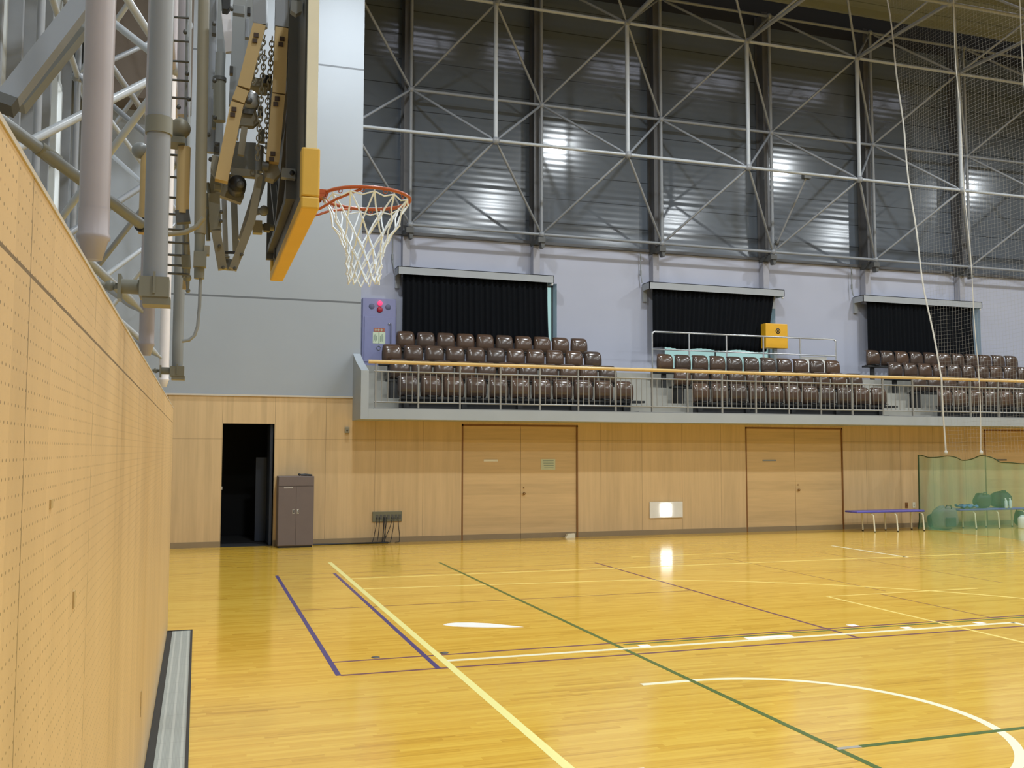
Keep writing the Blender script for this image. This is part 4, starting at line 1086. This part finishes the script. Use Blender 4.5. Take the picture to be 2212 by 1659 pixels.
link('motor_bracket', flat([(455, 372), (498, 376), (500, 405), (528, 420), (520, 438), (470, 420), (452, 420)], 4.78, 0.05), MAT['beige_grey'], t)
link('cross_tube', MB().tube([at(470, 372, 4.6), at(470, 372, 5.6)], 0.022, 12), MAT['olive'], t)
link('cross_bar', MB().bar(at(498, 372, 4.75), at(560, 378, 4.75), 0.04, 0.035), MAT['beige_grey'], t)
# V shaped lower arms meeting below
link('lower_arm', B((462, 420), (466, 500), 4.7, 0.052, 0.05), MAT['olive'], t)
link('lower_arm', B((466, 498), (481, 582), 4.7, 0.040, 0.05), MAT['beige_grey'], t)
link('lower_arm', B((560, 380), (543, 480), 4.7, 0.034, 0.05), MAT['beige_grey'], t)
link('lower_arm', B((543, 478), (503, 582), 4.7, 0.036, 0.05), MAT['beige_grey'], t)
link('lower_arm_inner', B((568, 378), (524, 520), 5.2, 0.05, 0.04), MAT['steel'], t)
link('lower_arm_inner', B((484, 430), (488, 560), 5.2, 0.025, 0.04), MAT['steel'], t)
link('lower_arm_inner', B((505, 432), (510, 545), 5.5, 0.035, 0.04), MAT['machine'], t)
link('stay_rod', T([(486, 545), (514, 546)], 4.7, 0.007, 8), MAT['black'], t)
link('stay_rod', T([(470, 552), (496, 556)], 4.7, 0.006, 8), MAT['olive'], t)
link('end_block', flat([(474, 556), (512, 562), (505, 583), (476, 581)], 4.72, 0.03), MAT['olive'], t)
for x, y in ((482, 578), (507, 580), (522, 550), (474, 532), (478, 458), (477, 478)):
    link('bolt', MB().lathe(at(x, y, 4.665), [(0.0, -0.01), (0.008, -0.01), (0.009, 0.0)], 8, 'y'), MAT['machine_dark'], t)
# small fittings crowding the frame
for (x, y, w_, h_, Y, m_) in ((462, 60, 10, 24, 5.0, 'machine_dark'), (463, 178, 9, 18, 5.0, 'machine'), (462, 262, 10, 26, 5.0, 'olive'), (468, 318, 14, 22, 4.9, 'machine_dark'), (447, 432, 12, 30, 4.7, 'olive'), (446, 540, 14, 20, 4.58, 'beige_grey'), (470, 404, 16, 12, 4.66, 'olive'), (534, 60, 10, 40, 5.2, 'steel'), (516, 20, 26, 16, 5.2, 'machine'), (538, 22, 8, 14, 5.1, 'black'), (500, 150, 8, 16, 5.0, 'machine_dark'), (590, 270, 12, 14, 4.9, 'machine'), (563, 240, 12, 20, 4.95, 'machine_dark'), (565, 292, 14, 26, 4.9, 'olive'), (600, 330, 10, 14, 4.7, 'machine'), (622, 200, 8, 60, 5.4, 'steel')):
    a = at(x-w_/2, y+h_/2, Y); b = at(x+w_/2, y-h_/2, Y)
    link('fitting', MB().box(a.x, b.x, Y, Y+0.04, a.z, b.z), MAT[m_], t, bev=0.003)
for (x, y) in ((462, 52), (463, 175), (464, 255), (468, 312), (540, 130), (500, 20), (447, 425), (448, 440), (400, 70), (404, 160), (408, 215), (386, 232), (450, 292), (455, 345)):
    link('bolt', MB().lathe(at(x, y, 4.88), [(0.0, -0.014), (0.010, -0.014), (0.011, 0.0)], 8, 'y'), MAT['machine_dark'], t)
# link to the board
link('board_bracket', flat([(610, 362), (638, 365), (638, 386), (608, 382)], 4.5, 0.04), MAT['machine'], t)
link('bracket_bolt', MB().lathe(at(631, 374, 4.49), [(0.0, -0.008), (0.012, -0.008), (0.012, 0.0)], 12, 'y'), MAT['black'], t)
link('board_bracket', flat([(630, 0), (654, 2), (652, 24), (640, 30), (628, 22)], 4.3, 0.04), MAT['machine'], t)
link('push_rod', MB().tube([at(548, 489, 5.0), at(592, 492, 5.0)], 0.017, 12), MAT['olive'], t)
link('push_rod_clamp', B((556, 478), (556, 505), 4.95, 0.045, 0.05), MAT['beige_grey'], t)
link('push_rod_clamp', B((576, 484), (576, 500), 4.98, 0.03, 0.05), MAT['machine_dark'], t)
link('pulley', MB().lathe(at(570, 455, 4.9), [(0.0, -0.02), (0.022, -0.02), (0.024, 0.02), (0.0, 0.02)], 16, 'y'), MAT['machine'], t)
link('pulley_arm', B((552, 458), (570, 455), 4.92, 0.03, 0.02), MAT['machine'], t)
link('cable_bundle', T([(448, 395), (455, 430), (447, 470), (450, 520)], 4.75, 0.010, 8), MAT['olive'], t)
link('back_channel', B((618, 370), (600, 560), 5.75, 0.05, 0.04), MAT['machine_dark'], t)

# slanting dark brace in front of the columns, and the big flat strut top left
t = thing('diagonal_brace', (-0.35, 4.5, 3.4), 'dark grey open-ended diagonal brace pipe behind the perforated wall', 'brace')
p = link('pipe', MB().tube([at(-30, 236, 4.75), at(110, 340, 5.0), at(312, 490, 5.5)], 0.030, 16, cap=False), MAT['machine'], t)
link('sleeve', MB().tube([at(82, 318, 4.95), at(124, 350, 5.05)], 0.036, 16), MAT['olive'], p)
link('clamp', MB().tube([at(304, 484, 5.48), at(309, 488, 5.5)], 0.040, 14), MAT['black'], p)
t = thing('flat_strut', (-0.7, 2.8, 3.5), 'broad grey rectangular strut slanting up from the perforated wall at the top left', 'brace')
link('beam', MB().bar(at(8, 228, 3.9), at(215, -40, 4.2), 0.05, 0.074, (1, 0, 0)), MAT['steel'], t)
link('beam', MB().bar(at(40, 232, 4.1), at(230, -2, 4.4), 0.05, 0.05, (1, 0, 0)), MAT['machine'], t)
link('end_plate', MB().bar(at(4, 234, 3.88), at(18, 216, 3.9), 0.06, 0.078, (1, 0, 0)), MAT['machine_dark'], t)

# slim arm with a dark head standing off the lowest node of the far space frame
A_ = Vector((X0+3*M, YO, 6.66)); B_ = at(1742, 382, 19.6)
t = thing('hanging_arm', A_, 'slim grey arm with a small dark head slanting in front of the dark upper wall', 'arm')
link('rod', MB().tube([A_, B_], 0.026, 10), MAT['steel'], t)
link('head', MB().box(B_.x-0.10, B_.x+0.10, B_.y-0.06, B_.y+0.06, B_.z-0.05, B_.z+0.07), MAT['machine_dark'], t)
link('foot', MB().ball(A_+(B_-A_)*0.12, 0.06, 10), MAT['machine_dark'], t)
